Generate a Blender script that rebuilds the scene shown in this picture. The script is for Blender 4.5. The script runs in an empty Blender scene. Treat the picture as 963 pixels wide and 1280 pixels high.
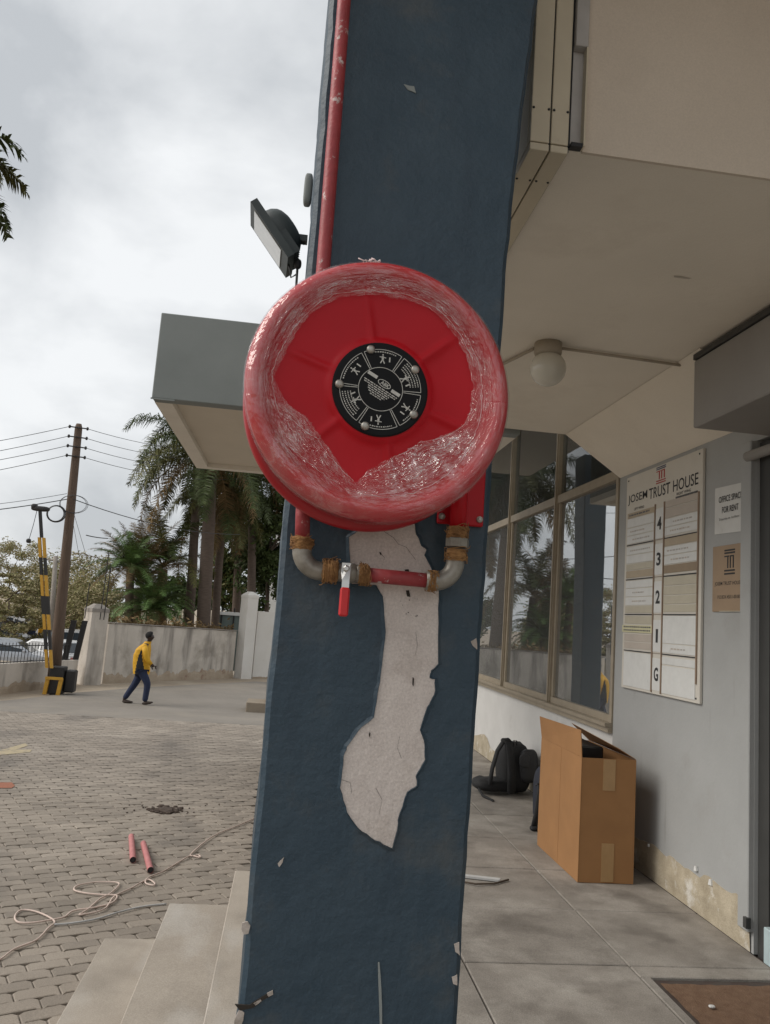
import bpy, math, random
from mathutils import Vector, Matrix, noise
PI = math.pi
rnd = random.Random(7)
scn = bpy.context.scene
COL = scn.collection

# ------------------------------------------------------------------ camera
W_, H_, F_ = 963.0, 1280.0, 970.0
YAW, PITCH, ROLL = math.radians(6.445), math.radians(7.926), math.radians(-4.12)
CAM = Vector((0, 0, 1.5))
fw = Vector((math.sin(YAW)*math.cos(PITCH), math.cos(YAW)*math.cos(PITCH), math.sin(PITCH)))
rt = Vector((math.cos(YAW), -math.sin(YAW), 0)); dn = -(rt.cross(fw))
c_, s_ = math.cos(ROLL), math.sin(ROLL)
RT, DN, FW = c_*rt + s_*dn, -s_*rt + c_*dn, fw
cam = bpy.data.cameras.new('Camera'); camo = bpy.data.objects.new('Camera', cam); COL.objects.link(camo)
camo.matrix_world = Matrix(((RT.x, -DN.x, -FW.x, CAM.x), (RT.y, -DN.y, -FW.y, CAM.y), (RT.z, -DN.z, -FW.z, CAM.z), (0, 0, 0, 1)))
cam.sensor_fit = 'VERTICAL'; cam.sensor_height = 36; cam.lens = 36*F_/H_
cam.clip_start = 0.05; cam.clip_end = 3000
scn.camera = camo

# ------------------------------------------------------------------ world: overcast sky
w = bpy.data.worlds.new('World'); scn.world = w; w.use_nodes = True
nt = w.node_tree; nt.nodes.clear()
def wn(t, **k):
    n = nt.nodes.new(t)
    for a, b in k.items(): setattr(n, a, b)
    return n
SUN_EL, SUN_AZ = math.radians(40), math.radians(-92)     # azimuth from +Y towards +X
sky = wn('ShaderNodeTexSky', sky_type='NISHITA', sun_disc=False); sky.sun_elevation = SUN_EL; sky.sun_rotation = SUN_AZ
sky.air_density = 1.0; sky.dust_density = 4.0
tc = wn('ShaderNodeTexCoord'); mp = wn('ShaderNodeMapping'); mp.inputs['Scale'].default_value = (1, 1, 1.6)
n1 = wn('ShaderNodeTexNoise'); n1.inputs['Scale'].default_value = 2.3; n1.inputs['Detail'].default_value = 7; n1.inputs['Roughness'].default_value = .52
n1.inputs['Distortion'].default_value = .25
cr = wn('ShaderNodeValToRGB'); cr.color_ramp.elements[0].position = .38; cr.color_ramp.elements[1].position = .60
cr.color_ramp.elements[0].color = (3.95, 4.14, 4.32, 1); cr.color_ramp.elements[1].color = (6.6, 6.72, 6.8, 1)
mx = wn('ShaderNodeMixRGB'); mx.inputs[0].default_value = .94
bg = wn('ShaderNodeBackground'); bg.inputs['Strength'].default_value = .10
wo = wn('ShaderNodeOutputWorld')
L = nt.links.new
L(tc.outputs['Generated'], mp.inputs['Vector']); L(mp.outputs[0], n1.inputs['Vector']); L(n1.outputs['Fac'], cr.inputs[0])
L(sky.outputs[0], mx.inputs[1]); L(cr.outputs[0], mx.inputs[2]); L(mx.outputs[0], bg.inputs['Color']); L(bg.outputs[0], wo.inputs[0])

sl = bpy.data.lights.new('Sun', 'SUN'); sl.energy = 1.5; sl.angle = math.radians(38); sl.color = (1, .95, .88)
so = bpy.data.objects.new('Sun', sl); COL.objects.link(so)
sd = Vector((math.sin(SUN_AZ)*math.cos(SUN_EL), math.cos(SUN_AZ)*math.cos(SUN_EL), math.sin(SUN_EL)))
so.rotation_euler = sd.to_track_quat('Z', 'Y').to_euler(); so.location = sd*40
scn.view_settings.view_transform = 'Standard'; scn.view_settings.look = 'None'
scn.view_settings.exposure = 0.52; scn.view_settings.gamma = 1.0; scn.view_settings.use_curve_mapping = False

# ------------------------------------------------------------------ materials
MATS = {}
def newmat(name):
    m = bpy.data.materials.new(name); m.use_nodes = True; t = m.node_tree; t.nodes.clear()
    o = t.nodes.new('ShaderNodeOutputMaterial'); p = t.nodes.new('ShaderNodeBsdfPrincipled'); t.links.new(p.outputs[0], o.inputs[0])
    MATS[name] = m
    return m, t, p, o
def surf(name, c1, c2=None, scale=6, rough=.7, bump=0.0, bscale=60, c3=None, s3=1.2, lo3=.55, hi3=.7, island=0.0, metal=0.0,
         stretch=(1, 1, 1), spec=.5, coat=0, streak=None, detail=6, grain=0.0, world=False):
    """two-tone noise, a third tone in patches, random tone for each piece, fine relief"""
    m, t, p, o = newmat(name); N = t.nodes.new; K = t.links.new
    co = N('ShaderNodeTexCoord'); ma = N('ShaderNodeMapping'); ma.inputs['Scale'].default_value = stretch
    src = N('ShaderNodeNewGeometry').outputs['Position'] if world else co.outputs['Object']
    K(src, ma.inputs['Vector'])
    def noi(s, d=detail, r=.6):
        n = N('ShaderNodeTexNoise'); n.inputs['Scale'].default_value = s; n.inputs['Detail'].default_value = d; n.inputs['Roughness'].default_value = r
        K(ma.outputs[0], n.inputs['Vector']); return n
    c2 = c2 or tuple(v*.8 for v in c1)
    r = N('ShaderNodeValToRGB'); r.color_ramp.elements[0].position = .32; r.color_ramp.elements[1].position = .68
    r.color_ramp.elements[0].color = (*c1, 1); r.color_ramp.elements[1].color = (*c2, 1)
    K(noi(scale).outputs['Fac'], r.inputs[0]); col = r.outputs[0]
    if c3:
        r3 = N('ShaderNodeValToRGB'); r3.color_ramp.elements[0].position = lo3; r3.color_ramp.elements[1].position = hi3
        K(noi(s3, 8, .65).outputs['Fac'], r3.inputs[0])
        x = N('ShaderNodeMixRGB'); K(r3.outputs[0], x.inputs[0]); K(col, x.inputs[1]); x.inputs[2].default_value = (*c3, 1); col = x.outputs[0]
    if streak:
        cs, ss, lo, hi = streak
        m2 = N('ShaderNodeMapping'); m2.inputs['Scale'].default_value = ss; K(src, m2.inputs['Vector'])
        n = N('ShaderNodeTexNoise'); n.inputs['Scale'].default_value = 1; n.inputs['Detail'].default_value = 5; K(m2.outputs[0], n.inputs['Vector'])
        r4 = N('ShaderNodeValToRGB'); r4.color_ramp.elements[0].position = lo; r4.color_ramp.elements[1].position = hi; K(n.outputs['Fac'], r4.inputs[0])
        x = N('ShaderNodeMixRGB'); K(r4.outputs[0], x.inputs[0]); K(col, x.inputs[1]); x.inputs[2].default_value = (*cs, 1); col = x.outputs[0]
    if grain:
        n = noi(170, 3, .7); h = N('ShaderNodeMapRange'); h.inputs[1].default_value = .3; h.inputs[2].default_value = .7
        h.inputs[3].default_value = 1-grain; h.inputs[4].default_value = 1+grain; K(n.outputs['Fac'], h.inputs[0])
        x = N('ShaderNodeVectorMath'); x.operation = 'SCALE'; K(col, x.inputs[0]); K(h.outputs[0], x.inputs['Scale']); col = x.outputs[0]
    if island:
        g = N('ShaderNodeNewGeometry'); oi = N('ShaderNodeObjectInfo'); a = N('ShaderNodeMath'); a.operation = 'ADD'
        K(g.outputs['Random Per Island'], a.inputs[0]); K(oi.outputs['Random'], a.inputs[1])
        fr = N('ShaderNodeMath'); fr.operation = 'FRACT'; K(a.outputs[0], fr.inputs[0])
        h = N('ShaderNodeMapRange'); h.inputs[3].default_value = 1-island; h.inputs[4].default_value = 1+island; K(fr.outputs[0], h.inputs[0])
        x = N('ShaderNodeVectorMath'); x.operation = 'SCALE'; K(col, x.inputs[0]); K(h.outputs[0], x.inputs['Scale']); col = x.outputs[0]
    K(col, p.inputs['Base Color'])
    p.inputs['Roughness'].default_value = rough; p.inputs['Metallic'].default_value = metal
    p.inputs['Specular IOR Level'].default_value = spec; p.inputs['Coat Weight'].default_value = coat
    if bump:
        b = N('ShaderNodeBump'); b.inputs['Strength'].default_value = min(1, bump); b.inputs['Distance'].default_value = .004*max(1, bump)
        K(noi(bscale, 5, .6).outputs['Fac'], b.inputs['Height']); K(b.outputs[0], p.inputs['Normal'])
    return m
S = surf
S('blue', (.030, .053, .075), (.040, .065, .088), 7, .5, 1.3, 26, c3=(.085, .090, .090), s3=3.4, lo3=.53, hi3=.78, spec=.35,
  streak=((.028, .046, .066), (9, 9, .9), .54, .8), grain=.07)
S('plaster', (.62, .56, .52), (.54, .48, .445), 16, .9, .6, 70, c3=(.42, .36, .32), s3=7, lo3=.58, hi3=.8, grain=.14)
S('chip', (.52, .46, .42), (.30, .26, .22), 40, .9, .4, 90)
S('crack', (.035, .028, .022), rough=.95)
S('red', (.46, .005, .013), (.40, .004, .010), 5, .38, .06, 18, spec=.22)
S('red_rim', (.38, .007, .014), (.32, .006, .012), 7, .35, .1, 30)
S('red_pipe', (.36, .045, .05), (.26, .03, .035), 25, .5, .4, 90, c3=(.55, .45, .43), s3=30, lo3=.60, hi3=.66)
S('red_grip', (.62, .02, .025), rough=.4)
S('red_faded', (.50, .20, .19), (.42, .14, .14), 18, .6, .2, 80)
S('black', (.012, .012, .013), (.016, .016, .017), 20, .42)
S('label_black', (.006, .006, .007), rough=.45, spec=.15)
S('print', (.55, .54, .50), (.42, .41, .38), 120, .6)
S('bolt', (.42, .40, .36), (.30, .28, .25), 60, .4, metal=.7)
S('zinc', (.36, .34, .30), (.22, .20, .17), 26, .45, .3, 80, metal=.5)
S('hemp', (.42, .23, .09), (.22, .11, .045), 60, .95, .9, 130)
S('steel', (.6, .6, .58), rough=.3, metal=.9)
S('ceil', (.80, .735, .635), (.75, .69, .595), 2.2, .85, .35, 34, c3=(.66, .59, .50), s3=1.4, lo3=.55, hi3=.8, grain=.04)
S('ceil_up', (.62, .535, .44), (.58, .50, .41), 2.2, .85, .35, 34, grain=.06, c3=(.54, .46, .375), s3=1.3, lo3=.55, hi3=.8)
S('smudge', (.54, .48, .41), rough=.9)
S('strip', (.60, .53, .40), (.55, .48, .36), 8, .6, .15, 50, c3=(.42, .36, .27), s3=9, lo3=.64, hi3=.8)
S('recess', (.44, .42, .40), (.38, .36, .34), 12, .6)
S('wallgrey', (.37, .375, .37), (.335, .34, .335), 3, .75, .3, 40, c3=(.31, .305, .29), s3=2.6, lo3=.55, hi3=.8, grain=.05,
  streak=((.24, .235, .22), (14, 14, 1.2), .66, .82))
S('wallwhite', (.62, .61, .59), (.55, .54, .52), 3, .8, .3, 40, c3=(.42, .40, .36), s3=2.0, lo3=.60, hi3=.85)
S('plinth', (.46, .40, .30), (.33, .28, .20), 9, .95, 1.0, 26, c3=(.58, .55, .49), s3=6, lo3=.55, hi3=.65, grain=.2)
S('boxgrey', (.30, .285, .265), (.26, .245, .23), 2, .7, .1, 30)
S('frame', (.36, .305, .23), (.30, .255, .19), 10, .45, .1, 60, metal=.2)
S('frame_dark', (.05, .05, .048), rough=.5)
S('door', (.10, .10, .10), (.075, .075, .075), 6, .5)
S('doorblue', (.42, .52, .54), (.36, .44, .46), 12, .6, .2, 40, c3=(.30, .22, .15), s3=9, lo3=.6, hi3=.75)
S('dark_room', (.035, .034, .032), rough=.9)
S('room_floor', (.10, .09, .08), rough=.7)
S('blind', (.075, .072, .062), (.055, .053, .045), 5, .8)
S('blind_pale', (.34, .34, .31), rough=.8)
S('fascia', (.235, .255, .25), (.20, .22, .215), 2, .8, .2, 30, c3=(.16, .17, .165), s3=1.6, lo3=.58, hi3=.8)
S('cream_under', (.66, .59, .49), (.61, .545, .45), 2, .85)
S('cream_edge', (.78, .73, .65), (.72, .67, .59), 4, .8)
S('globe', (.62, .585, .50), (.58, .55, .47), 4, .25, coat=.4)
S('globe_base', (.42, .36, .28), rough=.6)
S('conduit', (.46, .40, .32), (.38, .33, .27), 14, .7)
S('slab', (.285, .258, .226), (.185, .165, .143), 4.5, .8, .5, 60, c3=(.37, .342, .305), s3=2.1, lo3=.48, hi3=.72, island=.09, grain=.24, streak=((.11, .095, .08), (2.6, 3.1, 1), .55, .78))
S('slab_joint', (.06, .038, .032), (.075, .065, .055), 14, .95)
S('step', (.42, .37, .31), (.34, .295, .245), 3, .85, .4, 50, c3=(.27, .235, .195), s3=1.9, lo3=.48, hi3=.75, grain=.16, island=.05, streak=((.47, .44, .40), (2.5, 1.2, 1), .5, .7))
S('paver', (.295, .254, .210), (.235, .201, .165), 1.2, .88, .6, 60, c3=(.35, .305, .255), s3=.55, lo3=.5, hi3=.75, island=.16, grain=.2, world=True, streak=((.16, .14, .12), (.9, .5, 1), .56, .76))
S('sand', (.175, .152, .125), (.215, .188, .155), 5, .95, .6, 60)
S('asphalt', (.24, .215, .185), (.195, .175, .15), .8, .9, .5, 40, c3=(.28, .245, .20), s3=.5, lo3=.5, hi3=.75, grain=.15)
S('dirt', (.36, .29, .215), (.29, .235, .175), .9, .95, .8, 22, c3=(.42, .36, .28), s3=.35, lo3=.5, hi3=.7, grain=.15)
S('soil', (.055, .040, .032), (.09, .065, .05), 30, .95, .6, 60)
S('lot', (.30, .235, .17), (.25, .20, .15), .3, .95)
S('bwall', (.56, .51, .45), (.47, .425, .37), 1.6, .92, .5, 18, c3=(.25, .22, .18), s3=.9, lo3=.50, hi3=.72, grain=.10,
  streak=((.19, .17, .15), (2.6, 2.6, .4), .54, .74))
S('bwall_base', (.30, .235, .17), (.40, .33, .25), 3, .95, .8, 14, c3=(.22, .12, .085), s3=1.6, lo3=.6, hi3=.68, grain=.15)
S('bwhite', (.66, .64, .60), (.60, .575, .53), 1.4, .85, .3, 18, c3=(.42, .38, .32), s3=1.2, lo3=.62, hi3=.8)
S('coping', (.30, .27, .24), (.24, .215, .19), 5, .9)
S('kerbconc', (.27, .225, .17), (.23, .19, .145), 5, .9)
S('card', (.33, .165, .063), (.285, .142, .054), 5, .8, .12, 40, c3=(.27, .135, .052), s3=3, lo3=.56, hi3=.85)
S('card_in', (.30, .17, .075), rough=.85)
S('tape', (.40, .245, .11), (.36, .215, .095), 20, .28, coat=.3)
S('fabric', (.011, .011, .012), (.016, .016, .017), 30, .75, .5, 160)
S('fabric2', (.022, .022, .024), (.014, .014, .015), 24, .55, .4, 120)
S('fabric_blue', (.012, .015, .028), rough=.7)
S('mat_brown', (.135, .075, .043), (.185, .112, .068), 25, .98, 1.0, 120, c3=(.20, .15, .11), s3=9, lo3=.66, hi3=.8)
S('board', (.60, .57, .51), (.56, .53, .47), 4, .55, c3=(.48, .45, .39), s3=3, lo3=.6, hi3=.85)
S('st_white', (.66, .665, .65), (.60, .605, .59), 18, .4, c3=(.48, .48, .46), s3=14, lo3=.64, hi3=.8)
S('st_cream', (.48, .44, .345), (.43, .395, .31), 12, .45)
S('st_tan', (.40, .325, .225), (.36, .29, .20), 12, .45)
S('st_brown', (.27, .20, .125), (.24, .175, .11), 12, .45)
S('st_pink', (.47, .415, .36), (.43, .38, .33), 12, .5)
S('st_yellow', (.60, .57, .36), rough=.5)
S('ink', (.018, .018, .02), rough=.6)
S('ink_grey', (.12, .12, .12), rough=.6)
S('ink_red', (.42, .045, .04), rough=.6)
S('ink_blue', (.07, .09, .16), rough=.6)
S('paper', (.62, .62, .60), (.56, .56, .54), 8, .8, c3=(.48, .46, .44), s3=9, lo3=.62, hi3=.8)
S('plaque', (.32, .225, .14), (.28, .195, .12), 6, .5, c3=(.22, .15, .09), s3=5, lo3=.6, hi3=.8)
S('rail', (.28, .20, .14), rough=.6)
S('lampbody', (.055, .068, .068), (.045, .055, .055), 14, .5, .1, 60)
S('lamplens', (.60, .60, .57), (.52, .52, .50), 30, .2, coat=.5)
S('wood_pole', (.125, .085, .060), (.085, .058, .042), 6, .9, .8, 30, stretch=(6, 6, .5))
S('yellow', (.55, .30, .03), (.46, .25, .025), 12, .5)
S('gateblack', (.018, .017, .017), rough=.5)
S('rope', (.68, .55, .48), (.58, .46, .40), 90, .9, .4, 200)
S('pvc', (.55, .55, .54), rough=.45)
S('wire', (.03, .03, .032), rough=.6)
S('marking', (.46, .38, .24), (.36, .30, .20), 14, .85, c3=(.22, .19, .16), s3=9, lo3=.55, hi3=.65)
S('marking_red', (.33, .12, .065), (.28, .12, .075), 9, .9)
S('skin', (.035, .018, .012), (.028, .014, .010), 20, .5)
S('hair', (.006, .005, .005), rough=.9)
S('jacket', (.62, .34, .012), (.55, .29, .01), 14, .7, .3, 40)
S('jacket_black', (.010, .012, .016), rough=.7)
S('jeans', (.016, .026, .065), (.012, .019, .048), 20, .85, .2, 80)
S('shoe', (.05, .032, .022), rough=.6)
S('trunk', (.115, .085, .066), (.075, .055, .043), 5, .95, .8, 20, stretch=(1, 1, 5))
S('trunk_fibre', (.17, .085, .045), (.10, .05, .028), 9, .95, .8, 25)
S('bark', (.10, .075, .055), (.07, .05, .037), 5, .95)
S('frond', (.070, .090, .030), (.042, .058, .019), 2.5, .6, island=.35, spec=.2)
S('frond_olive', (.12, .115, .036), (.075, .078, .027), 2.5, .6, island=.35, spec=.2)
S('frond_green', (.085, .150, .045), (.12, .19, .06), 2.5, .55, island=.35, spec=.25)
S('frond_dry', (.21, .145, .075), (.13, .092, .046), 3, .9, island=.3, spec=.1)
S('leaf_dark', (.045, .068, .022), (.066, .092, .030), 1.5, .7, island=.4, spec=.15)
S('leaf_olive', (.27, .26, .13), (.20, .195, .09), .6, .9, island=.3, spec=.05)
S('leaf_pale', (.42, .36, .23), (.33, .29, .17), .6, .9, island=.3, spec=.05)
S('car_silver', (.46, .49, .54), rough=.3, metal=.2, coat=.4)
S('car_white', (.72, .73, .74), rough=.3, coat=.4)
S('car_grey', (.12, .125, .13), rough=.35, coat=.4)
S('car_red', (.30, .05, .04), rough=.35, coat=.4)
S('car_glass', (.03, .04, .05), rough=.1)
S('tyre', (.02, .02, .02), rough=.9)
S('shed_green', (.16, .20, .19), (.14, .18, .17), 3, .6)
S('white_paint', (.72, .72, .70), (.66, .66, .64), 3, .6)
S('roof_tan', (.50, .37, .23), (.44, .32, .20), 2, .8)
def glassmat(name, ior, tint, rough, haze):
    m, t, p, o = newmat(name); t.nodes.remove(p); N = t.nodes.new
    f = N('ShaderNodeFresnel'); f.inputs['IOR'].default_value = ior
    g = N('ShaderNodeBsdfGlossy'); g.inputs['Roughness'].default_value = rough; g.inputs['Color'].default_value = (.93, .95, .96, 1)
    tr = N('ShaderNodeBsdfTransparent'); tr.inputs['Color'].default_value = (*tint, 1)
    x = N('ShaderNodeMixShader'); t.links.new(f.outputs[0], x.inputs[0]); t.links.new(tr.outputs[0], x.inputs[1]); t.links.new(g.outputs[0], x.inputs[2])
    df = N('ShaderNodeBsdfDiffuse'); df.inputs['Color'].default_value = (.55, .56, .55, 1); y = N('ShaderNodeMixShader'); y.inputs[0].default_value = haze
    t.links.new(x.outputs[0], y.inputs[1]); t.links.new(df.outputs[0], y.inputs[2]); t.links.new(y.outputs[0], o.inputs[0])
glassmat('glass', 8.0, (.50, .53, .52), .010, .10); glassmat('glass_plain', 1.5, (.80, .82, .80), .012, .03)
def filmmat():
    m, t, p, o = newmat('film'); N = t.nodes.new; K = t.links.new
    uv = N('ShaderNodeUVMap')
    def math_(op, a, b=None, c=None):
        n = N('ShaderNodeMath'); n.operation = op
        for i, v in enumerate((a, b, c)):
            if v is None: continue
            if isinstance(v, (int, float)): n.inputs[i].default_value = v
            else: K(v, n.inputs[i])
        return n.outputs[0]
    def creases(rot, sc, power, dist, off):
        """thin crease lines running one way: sharp ridges of a stretched noise"""
        ma = N('ShaderNodeMapping'); ma.inputs['Rotation'].default_value = (0, 0, math.radians(rot)); ma.inputs['Scale'].default_value = (sc[0], sc[1], 1); ma.inputs['Location'].default_value = (off, off*.7, 0)
        K(uv.outputs[0], ma.inputs['Vector'])
        n = N('ShaderNodeTexNoise'); n.inputs['Scale'].default_value = 1; n.inputs['Detail'].default_value = 3; n.inputs['Roughness'].default_value = .55; n.inputs['Distortion'].default_value = dist
        K(ma.outputs[0], n.inputs['Vector'])
        d = math_('ABSOLUTE', math_('SUBTRACT', n.outputs['Fac'], .5)); r = math_('SUBTRACT', 1, math_('MULTIPLY', d, 4.0)); return math_('POWER', math_('MAXIMUM', r, 0), power)
    hts = None; lines = None
    for k, (rot, sc, pw, di, of) in enumerate(((8, (4, 40), 30, .6, 0), (-22, (5, 34), 34, .8, 3), (36, (6, 28), 40, .8, 7), (80, (9, 28), 44, 1.0, 11), (-50, (8, 30), 44, .9, 17))):
        c = creases(rot, sc, 2.2, di, of); hts = c if hts is None else math_('ADD', hts, c)
        if k < 4: l = creases(rot+5, (sc[0]*.6, sc[1]*.8, 1), pw, di, of+40); lines = l if lines is None else math_('MAXIMUM', lines, l)
    patch = N('ShaderNodeTexNoise'); patch.inputs['Scale'].default_value = 13; patch.inputs['Detail'].default_value = 3; K(uv.outputs[0], patch.inputs['Vector'])
    pr_ = N('ShaderNodeMapRange'); pr_.inputs[1].default_value = .42; pr_.inputs[2].default_value = .66; K(patch.outputs['Fac'], pr_.inputs[0])
    at = N('ShaderNodeAttribute'); at.attribute_name = 'gather'
    bp = N('ShaderNodeBump'); bp.inputs['Strength'].default_value = 1.0; bp.inputs['Distance'].default_value = .0055; K(math_('MULTIPLY', hts, at.outputs['Fac']), bp.inputs['Height'])
    gl = N('ShaderNodeBsdfGlossy'); gl.inputs['Roughness'].default_value = .07; gl.inputs['Color'].default_value = (1, .97, .96, 1); K(bp.outputs[0], gl.inputs['Normal'])
    tr = N('ShaderNodeBsdfTransparent'); tr.inputs['Color'].default_value = (.98, .97, .97, 1); x = N('ShaderNodeMixShader')
    K(math_('MULTIPLY_ADD', math_('MULTIPLY', at.outputs['Fac'], math_('MULTIPLY_ADD', pr_.outputs[0], .7, .3)), .24, .05), x.inputs[0]); K(tr.outputs[0], x.inputs[1]); K(gl.outputs[0], x.inputs[2])
    p.inputs['Base Color'].default_value = (.92, .87, .85, 1); p.inputs['Roughness'].default_value = .15
    y = N('ShaderNodeMixShader'); amt = math_('MULTIPLY', math_('MULTIPLY_ADD', pr_.outputs[0], .8, .08), at.outputs['Fac'])
    K(math_('MINIMUM', math_('ADD', math_('MULTIPLY', math_('MULTIPLY', lines, amt), .48), math_('MULTIPLY_ADD', pr_.outputs[0], .02, .025)), .9), y.inputs[0])  # whitish crease lines: highlights on the film folds put into the colour
    K(x.outputs[0], y.inputs[1]); K(p.outputs[0], y.inputs[2]); K(y.outputs[0], o.inputs[0])
filmmat()

# ------------------------------------------------------------------ mesh helpers
OFF = {}
def at(px, py, ax, v):
    """point of the photograph's sight line on the plane ax = v (real place of an outline)"""
    d = RT*((px-W_/2)/F_) + DN*((py-H_/2)/F_) + FW
    i = 'XYZ'.index(ax); t = (v-CAM[i])/d[i]
    return CAM + d*t
def gz(y):
    if y < 4.3: return -.45
    if y < 20: return -.45 - .034*(y-4.3)
    if y < 31: return -.984
    return max(-1.9, -.984 - (y-31)*.3)
class MB:
    def __init__(s): s.v = []; s.f = []; s.m = []; s.mi = 0; s.sm = False
    def add(s, vs, fs):
        b = len(s.v); s.v += [Vector(p) for p in vs]
        for q in fs: s.f.append([b+i for i in q]); s.m.append(s.mi)
        return s
    def box(s, x0, x1, y0, y1, z0, z1, bev=0):
        if bev:
            b = bev; vs = []; fs = []
            P = []
            for X, sx in ((x0, 1), (x1, -1)):
                for Y, sy in ((y0, 1), (y1, -1)):
                    for Z, sz in ((z0, 1), (z1, -1)):
                        P.append(((X, Y+b*sy, Z+b*sz), (X+b*sx, Y, Z+b*sz), (X+b*sx, Y+b*sy, Z)))
            vs = [q for t in P for q in t]; I = lambda ix, iy, iz, k: (ix*4+iy*2+iz)*3+k
            for ix in (0, 1): fs.append([I(ix, a, b_, 0) for a, b_ in ((0, 0), (0, 1), (1, 1), (1, 0))][::1 if ix == 0 else -1])
            for iy in (0, 1): fs.append([I(a, iy, b_, 1) for a, b_ in ((0, 0), (1, 0), (1, 1), (0, 1))][::1 if iy == 0 else -1])
            for iz in (0, 1): fs.append([I(a, b_, iz, 2) for a, b_ in ((0, 0), (0, 1), (1, 1), (1, 0))][::1 if iz == 0 else -1])
            for a in (0, 1):
                for b_ in (0, 1):
                    fs.append([I(a, b_, 0, 0), I(a, b_, 1, 0), I(a, b_, 1, 1), I(a, b_, 0, 1)])
                    fs.append([I(a, 0, b_, 0), I(a, 1, b_, 0), I(a, 1, b_, 2), I(a, 0, b_, 2)])
                    fs.append([I(0, a, b_, 1), I(1, a, b_, 1), I(1, a, b_, 2), I(0, a, b_, 2)])
                    for c in (0, 1): fs.append([I(a, b_, c, 0), I(a, b_, c, 1), I(a, b_, c, 2)])
            return s.add(vs, fs)
        vs = [(x, y, z) for x in (x0, x1) for y in (y0, y1) for z in (z0, z1)]
        return s.add(vs, [(0, 1, 3, 2), (4, 6, 7, 5), (0, 4, 5, 1), (2, 3, 7, 6), (0, 2, 6, 4), (1, 5, 7, 3)])
    def hexa(s, low, high):
        n = len(low); fs = [list(range(n))[::-1], [n+i for i in range(n)]] + [[i, (i+1) % n, n+(i+1) % n, n+i] for i in range(n)]
        return s.add(list(low)+list(high), fs)
    def tube(s, path, r, n=8, cap=True):
        path = [Vector(p) for p in path]; R = r if hasattr(r, '__len__') else [r]*len(path)
        up = None; vs = []
        for i, p in enumerate(path):
            t = (path[min(i+1, len(path)-1)]-path[max(i-1, 0)]).normalized()
            if up is None: up = t.orthogonal().normalized()
            up = (up - t*up.dot(t)); up = up.normalized() if up.length > 1e-6 else t.orthogonal().normalized()
            q = t.cross(up)
            for k in range(n):
                a = 2*PI*k/n; vs.append(p + (up*math.cos(a)+q*math.sin(a))*R[i])
        fs = [[i*n+k, i*n+(k+1) % n, (i+1)*n+(k+1) % n, (i+1)*n+k] for i in range(len(path)-1) for k in range(n)]
        if cap: fs += [list(range(n))[::-1], [(len(path)-1)*n+k for k in range(n)]]
        return s.add(vs, fs)
    def lathe(s, prof, org, ax, n=24, cap=True):
        ax = Vector(ax).normalized(); u = ax.orthogonal().normalized(); v = ax.cross(u); org = Vector(org)
        vs = [org + ax*h + (u*math.cos(2*PI*k/n)+v*math.sin(2*PI*k/n))*r for r, h in prof for k in range(n)]
        fs = [[i*n+k, i*n+(k+1) % n, (i+1)*n+(k+1) % n, (i+1)*n+k] for i in range(len(prof)-1) for k in range(n)]
        if cap: fs += [list(range(n))[::-1], [(len(prof)-1)*n+k for k in range(n)]]
        return s.add(vs, fs)
    def sell(s, c, r, e=.6, nu=20, nv=12, bend=None):
        f = lambda a, p: math.copysign(abs(a)**p, a)
        vs = []
        for j in range(nv+1):
            ph = -PI/2+PI*j/nv
            for i in range(nu):
                th = 2*PI*i/nu
                p = Vector((r[0]*f(math.cos(ph), e)*f(math.cos(th), e), r[1]*f(math.cos(ph), e)*f(math.sin(th), e), r[2]*f(math.sin(ph), e)))
                if bend: p = Vector(bend(p))
                vs.append(Vector(c)+p)
        fs = [[j*nu+i, j*nu+(i+1) % nu, (j+1)*nu+(i+1) % nu, (j+1)*nu+i] for j in range(nv) for i in range(nu)]
        return s.add(vs, fs)
    def prism(s, pts, d):
        d = Vector(d); n = len(pts)
        return s.hexa([Vector(p) for p in pts], [Vector(p)+d for p in pts])
def mesh(mb, name, off=None, smooth=False):
    me = bpy.data.meshes.new(name); o = off or Vector((0, 0, 0))
    me.from_pydata([v-o for v in mb.v], [], mb.f)
    if any(mb.m): me.polygons.foreach_set('material_index', mb.m)
    if smooth: me.polygons.foreach_set('use_smooth', [True]*len(me.polygons))
    me.validate(); me.update()
    import bmesh
    b = bmesh.new(); b.from_mesh(me); bmesh.ops.recalc_face_normals(b, faces=b.faces); b.to_mesh(me); b.free()
    return me
def obj(name, mb, mats, parent=None, smooth=False, label=None):
    off = OFF.get(parent.name, Vector((0, 0, 0))) if parent else Vector((0, 0, 0))
    me = mesh(mb, name, off, smooth) if isinstance(mb, MB) else mb
    for k in (mats if isinstance(mats, (list, tuple)) else [mats]): me.materials.append(MATS[k])
    o = bpy.data.objects.new(name, me); COL.objects.link(o)
    if parent: o.parent = parent; OFF[o.name] = off
    if smooth == 'auto': pass
    if label: o['label'] = label
    return o
def thing(name, label, cat, loc, group=None):
    o = bpy.data.objects.new(name, None); COL.objects.link(o); o.location = loc; o.empty_display_size = .1
    OFF[o.name] = Vector(loc); o['label'] = label; o['category'] = cat
    if group: o['group'] = group
    return o
def tag(o, label, cat, group=None):
    o['label'] = label; o['category'] = cat
    if group: o['group'] = group
    return o
def struct(o, kind='structure', label=None, cat=None):
    o['kind'] = kind
    if label: o['label'] = label
    if cat: o['category'] = cat
    return o
def B(name, x0, x1, y0, y1, z0, z1, mat, parent=None, bev=0): return obj(name, MB().box(x0, x1, y0, y1, z0, z1, bev), mat, parent)
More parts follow.
